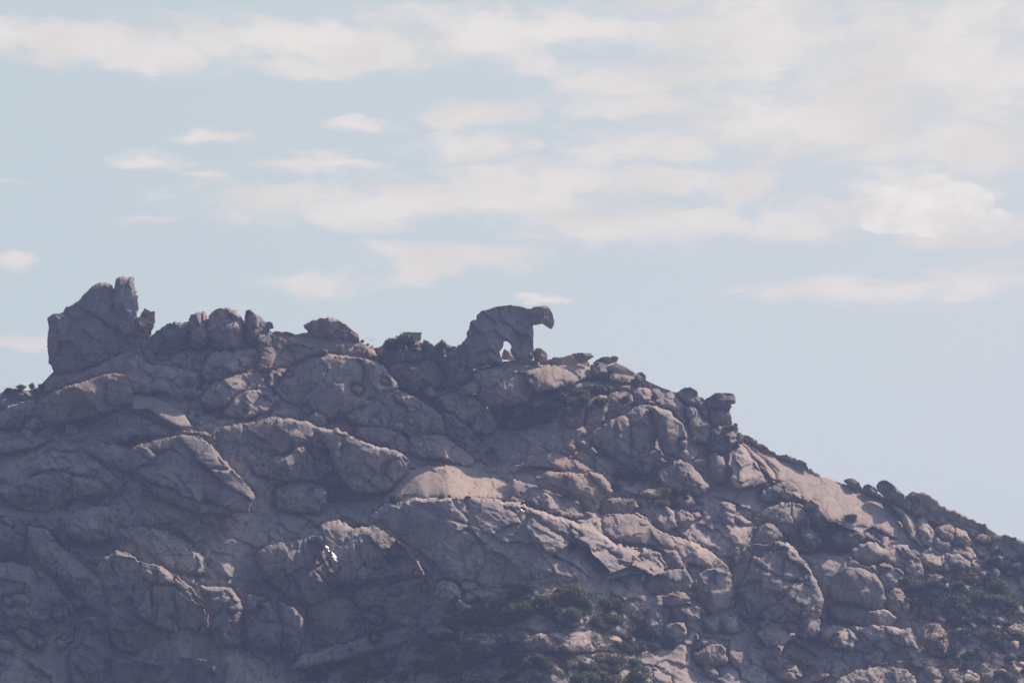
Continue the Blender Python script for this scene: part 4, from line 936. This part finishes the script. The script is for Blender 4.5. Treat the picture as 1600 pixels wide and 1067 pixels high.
shrubs([(950,735),(1000,745),(1010,765),(960,765)], 7, 10, 22, 'olive shrub right of the reddish outcrop', 'shrubs right of the reddish outcrop', seed=5)
shrubs([(1240,820),(1300,820),(1330,860),(1260,870)], 12, 12, 26, 'shrub between the block stack and the stepped boulder', 'shrubs between the block stack and the stepped boulder', seed=6)
shrubs([(1400,905),(1500,910),(1590,905),(1610,980),(1480,975),(1420,950)], 44, 20, 52, 'green shrub of the thicket on the right slope', 'shrubs of the right thicket', seed=7)
shrubs([(1500,880),(1600,850),(1620,900),(1520,910)], 16, 14, 30, 'dark shrub high on the right slope near the frame edge', 'dark shrubs high on the right slope', [0,1,4], 8)
shrubs([(1450,985),(1610,990),(1610,1075),(1500,1075)], 30, 16, 40, 'shrub among the small boulders in the lower right corner', 'shrubs in the lower right corner', seed=9)
shrubs([(720,945),(830,920),(980,935),(1010,970),(960,985),(840,965),(760,985),(690,985)], 60, 20, 54, 'green shrub in the upper band of scrub below the layered slab', 'shrubs in the upper scrub band', seed=10)
shrubs([(470,1050),(560,1032),(640,1015),(760,1000),(860,1030),(1010,1030),(1010,1075),(440,1075)], 72, 22, 56, 'green shrub in the bottom band of scrub', 'shrubs in the bottom scrub band', seed=11)
shrubs([(640,985),(760,985),(800,1010),(700,1015)], 14, 12, 26, 'olive shrub between the grey boulders of the scrub slope', 'shrubs between the grey boulders', seed=12)
shrubs([(960,960),(1020,960),(1060,1010),(1020,1040),(960,1010)], 16, 16, 34, 'dark shrub in the gully beside the square block wall', 'shrubs in the gully by the block wall', [0,1,4], 13)
shrubs([(1260,960),(1330,985),(1320,1010),(1240,1000)], 10, 14, 28, 'dark shrub in the cleft under the largest round boulder', 'shrubs under the largest round boulder', [0,1], 14)
shrubs([(530,1000),(600,985),(590,1010),(520,1030)], 7, 10, 20, 'small shrub along the foot of the diagonal ledge', 'shrubs along the diagonal ledge', seed=15)

shrubs([(290,628),(400,640),(410,665),(300,655)], 8, 9, 20, 'shrub in the sandy hollow beside the pale tilted slab', 'shrubs beside the pale tilted slab', [0,1,3,5], 16)
shrubs([(370,860),(410,870),(425,950),(395,980)], 7, 9, 20, 'shrub in the cleft between the squared face and the pale boss', 'shrubs in the cliff cleft', [0,1,4], 17)
shrubs([(725,650),(760,690),(780,715),(750,710)], 6, 10, 20, 'shrub in the dark gully left of the hollow', 'shrubs in the dark gully', [0,1,4], 18)
shrubs([(640,535),(700,540),(690,560),(650,555)], 5, 7, 14, 'little shrub between the hut and the bear rock', 'shrubs between the hut and the bear rock', [2,0], 19)

# low scrub that nobody could count, one leaf clump beside another
def scrub():
    rs = np.random.RandomState(5)
    zones = [([(430,1075),(560,1020),(640,1000),(720,940),(840,915),(1000,935),(1030,1000),(1020,1075)], 8000), ([(1400,900),(1600,870),(1640,1075),(1480,1075),(1420,960)], 5200),
             ([(860,600),(990,615),(960,640),(860,655),(780,650)], 1100), ([(950,740),(1090,760),(1080,800),(960,790)], 800), ([(1230,800),(1330,820),(1320,870),(1240,860)], 600),
             ([(140,680),(250,680),(240,700),(150,700)], 120), ([(1180,1000),(1480,1020),(1480,1075),(1180,1075)], 900), ([(560,530),(720,540),(700,560),(580,550)], 60),
             ([(280,640),(340,628),(410,645),(420,665),(300,665)], 420), ([(1130,860),(1160,850),(1150,900),(1110,880)], 200), ([(1480,830),(1600,845),(1600,880),(1480,860)], 500)]
    V, F = [], []
    for poly, n in zones:
        xs = [q[0] for q in poly]; ys = [q[1] for q in poly]; k = 0
        while k < n:
            p = (rs.uniform(min(xs), max(xs)), rs.uniform(min(ys), max(ys)))
            if not inside(p, poly): continue
            k += 1
            if fbm(np.array([p[0] / 26.]), np.array([p[1] / 14.]), 77, 3)[0] < -.12: continue
            c = world_pt(p[0], p[1], zat(p[0], p[1], 1))
            sz = rs.uniform(.25, .8)
            for q in range(16):
                o = c + rs.normal(size=3) * sz * np.array([.55, .4, .3]) + np.array([0, 0, .2 * sz])
                u = rs.normal(size=3); u /= np.linalg.norm(u); v = np.cross(u, rs.normal(size=3)); v /= np.linalg.norm(v) + 1e-9
                s = rs.uniform(.07, .16); b0 = len(V)
                V += [o - u * s, o + v * s * .5, o + u * s, o - v * s * .5]; F.append((b0, b0 + 1, b0 + 2, b0 + 3))
    o = link_mesh('scrub', np.array(V), np.array(F), M['dryleaf'], smooth=False)
    tag(o, 'low dry scrub covering the gaps between the boulders', 'scrub', kind='stuff')
scrub()

# ------------------------------------------------------------------ small things
def box(name, x0, x1, y0, y1, z0, z1, mat, parent, bev=.04):
    V = [(x, y, z) for z in (z0, z1) for y in (y0, y1) for x in (x0, x1)]
    F = [(0, 2, 3, 1), (4, 5, 7, 6), (0, 1, 5, 4), (1, 3, 7, 5), (3, 2, 6, 7), (2, 0, 4, 6)]
    me = bpy.data.meshes.new(name); me.from_pydata(V, [], F); me.materials.append(mat)
    o = bpy.data.objects.new(name, me); C.objects.link(o); o.parent = parent
    if bev:
        m = o.modifiers.new('bevel', 'BEVEL'); m.width = bev; m.segments = 2
    return o
Y = float(depth(640, 545)) + .5
p = world_pt(643, 534, Y)
hut = bpy.data.objects.new('hut', None); C.objects.link(hut)
hut.location = tuple(float(q) for q in p); hut.rotation_euler = (0, 0, .12)
tag(hut, 'small flat-roofed grey concrete hut half hidden by bushes on the ridge', 'hut')
hut.location.z -= .9
box('wall', -1.9, 1.95, -1.5, -1.2, -.4, 2.45, M['concrete'], hut)
box('wall', -1.9, 1.95, 1.2, 1.5, -.4, 2.45, M['concrete'], hut)
box('wall', 1.65, 1.95, -1.2, 1.2, -.4, 2.45, M['concrete'], hut)
box('wall', -1.9, -1.6, -1.2, 1.2, -.4, 2.45, M['concrete'], hut)
box('roof', -2.0, 2.1, -1.65, 1.65, 2.45, 2.75, M['concrete'], hut, .05)

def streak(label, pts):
    """white chips turned to the sun, painting in the glint of wet rock: list of (px,py,half width px)"""
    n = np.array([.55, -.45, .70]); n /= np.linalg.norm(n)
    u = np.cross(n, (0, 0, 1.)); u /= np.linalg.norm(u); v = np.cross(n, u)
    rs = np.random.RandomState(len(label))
    root = bpy.data.objects.new('white_glint', None); C.objects.link(root)
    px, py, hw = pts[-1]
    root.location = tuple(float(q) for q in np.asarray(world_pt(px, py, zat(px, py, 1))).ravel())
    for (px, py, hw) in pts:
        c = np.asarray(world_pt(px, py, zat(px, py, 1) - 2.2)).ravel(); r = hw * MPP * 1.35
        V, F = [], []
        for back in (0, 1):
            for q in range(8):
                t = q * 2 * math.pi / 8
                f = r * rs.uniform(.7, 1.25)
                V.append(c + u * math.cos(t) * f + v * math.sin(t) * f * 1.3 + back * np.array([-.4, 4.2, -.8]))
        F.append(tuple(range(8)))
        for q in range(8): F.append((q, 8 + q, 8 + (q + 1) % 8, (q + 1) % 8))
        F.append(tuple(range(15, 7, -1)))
        link_mesh('glint_patch', np.array(V), F, M['white'], smooth=False, parent=root)
    tag(root, label, 'streak', None, 'thing')
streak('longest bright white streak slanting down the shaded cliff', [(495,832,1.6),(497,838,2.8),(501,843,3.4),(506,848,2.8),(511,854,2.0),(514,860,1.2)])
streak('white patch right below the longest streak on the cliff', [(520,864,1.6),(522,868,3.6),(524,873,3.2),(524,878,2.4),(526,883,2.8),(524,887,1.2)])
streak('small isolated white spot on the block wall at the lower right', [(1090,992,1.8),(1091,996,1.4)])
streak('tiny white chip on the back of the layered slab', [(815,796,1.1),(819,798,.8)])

def branch():
    pts = [(765, 742), (767, 746), (764, 749), (761, 751)]
    Vb, Fb = [], []
    for i, (px, py) in enumerate(pts):
        c = np.asarray(world_pt(px, py, zat(765, 748, 2) - .5)).ravel()
        r = .09 * (1 - i * .18)
        for k in range(6):
            a = k * math.pi / 3
            Vb.append(c + np.array([r * math.cos(a), r * math.sin(a), 0]))
    for i in range(3):
        for k in range(6): Fb.append((i * 6 + k, i * 6 + (k + 1) % 6, i * 6 + 6 + (k + 1) % 6, i * 6 + 6 + k))
    o = link_mesh('dead_branch', np.array(Vb), np.array(Fb), M['bark'])
    tag(o, 'thin dark dead branch on the sunlit dome', 'branch')
branch()

# ------------------------------------------------------------------ air
hz = bpy.data.meshes.new('haze')
x0, x1, y0, y1, z0, z1 = -1100., 1400., -40., 1250., -8., 145.
V = [(x, y, z) for z in (z0, z1) for y in (y0, y1) for x in (x0, x1)]
hz.from_pydata(V, [], [(0, 2, 3, 1), (4, 5, 7, 6), (0, 1, 5, 4), (1, 3, 7, 5), (3, 2, 6, 7), (2, 0, 4, 6)])
ho = bpy.data.objects.new('haze', hz); C.objects.link(ho)
tag(ho, kind='stuff')
hm = bpy.data.materials.new('haze'); hm.use_nodes = True
hm.node_tree.nodes.clear()
hb = NB(hm.node_tree); oo = hb.n('ShaderNodeOutputMaterial'); vv = hb.n('ShaderNodeVolumePrincipled')
vv.inputs['Density'].default_value = HAZE_DENSITY
vv.inputs['Color'].default_value = (.40, .54, 1.0, 1)
vv.inputs['Anisotropy'].default_value = 0.2
hm.node_tree.links.new(vv.outputs[0], oo.inputs['Volume'])
hz.materials.append(hm)
S.cycles.max_bounces = 6
S.cycles.diffuse_bounces = 3
S.cycles.volume_bounces = 1
S.cycles.use_denoising = True
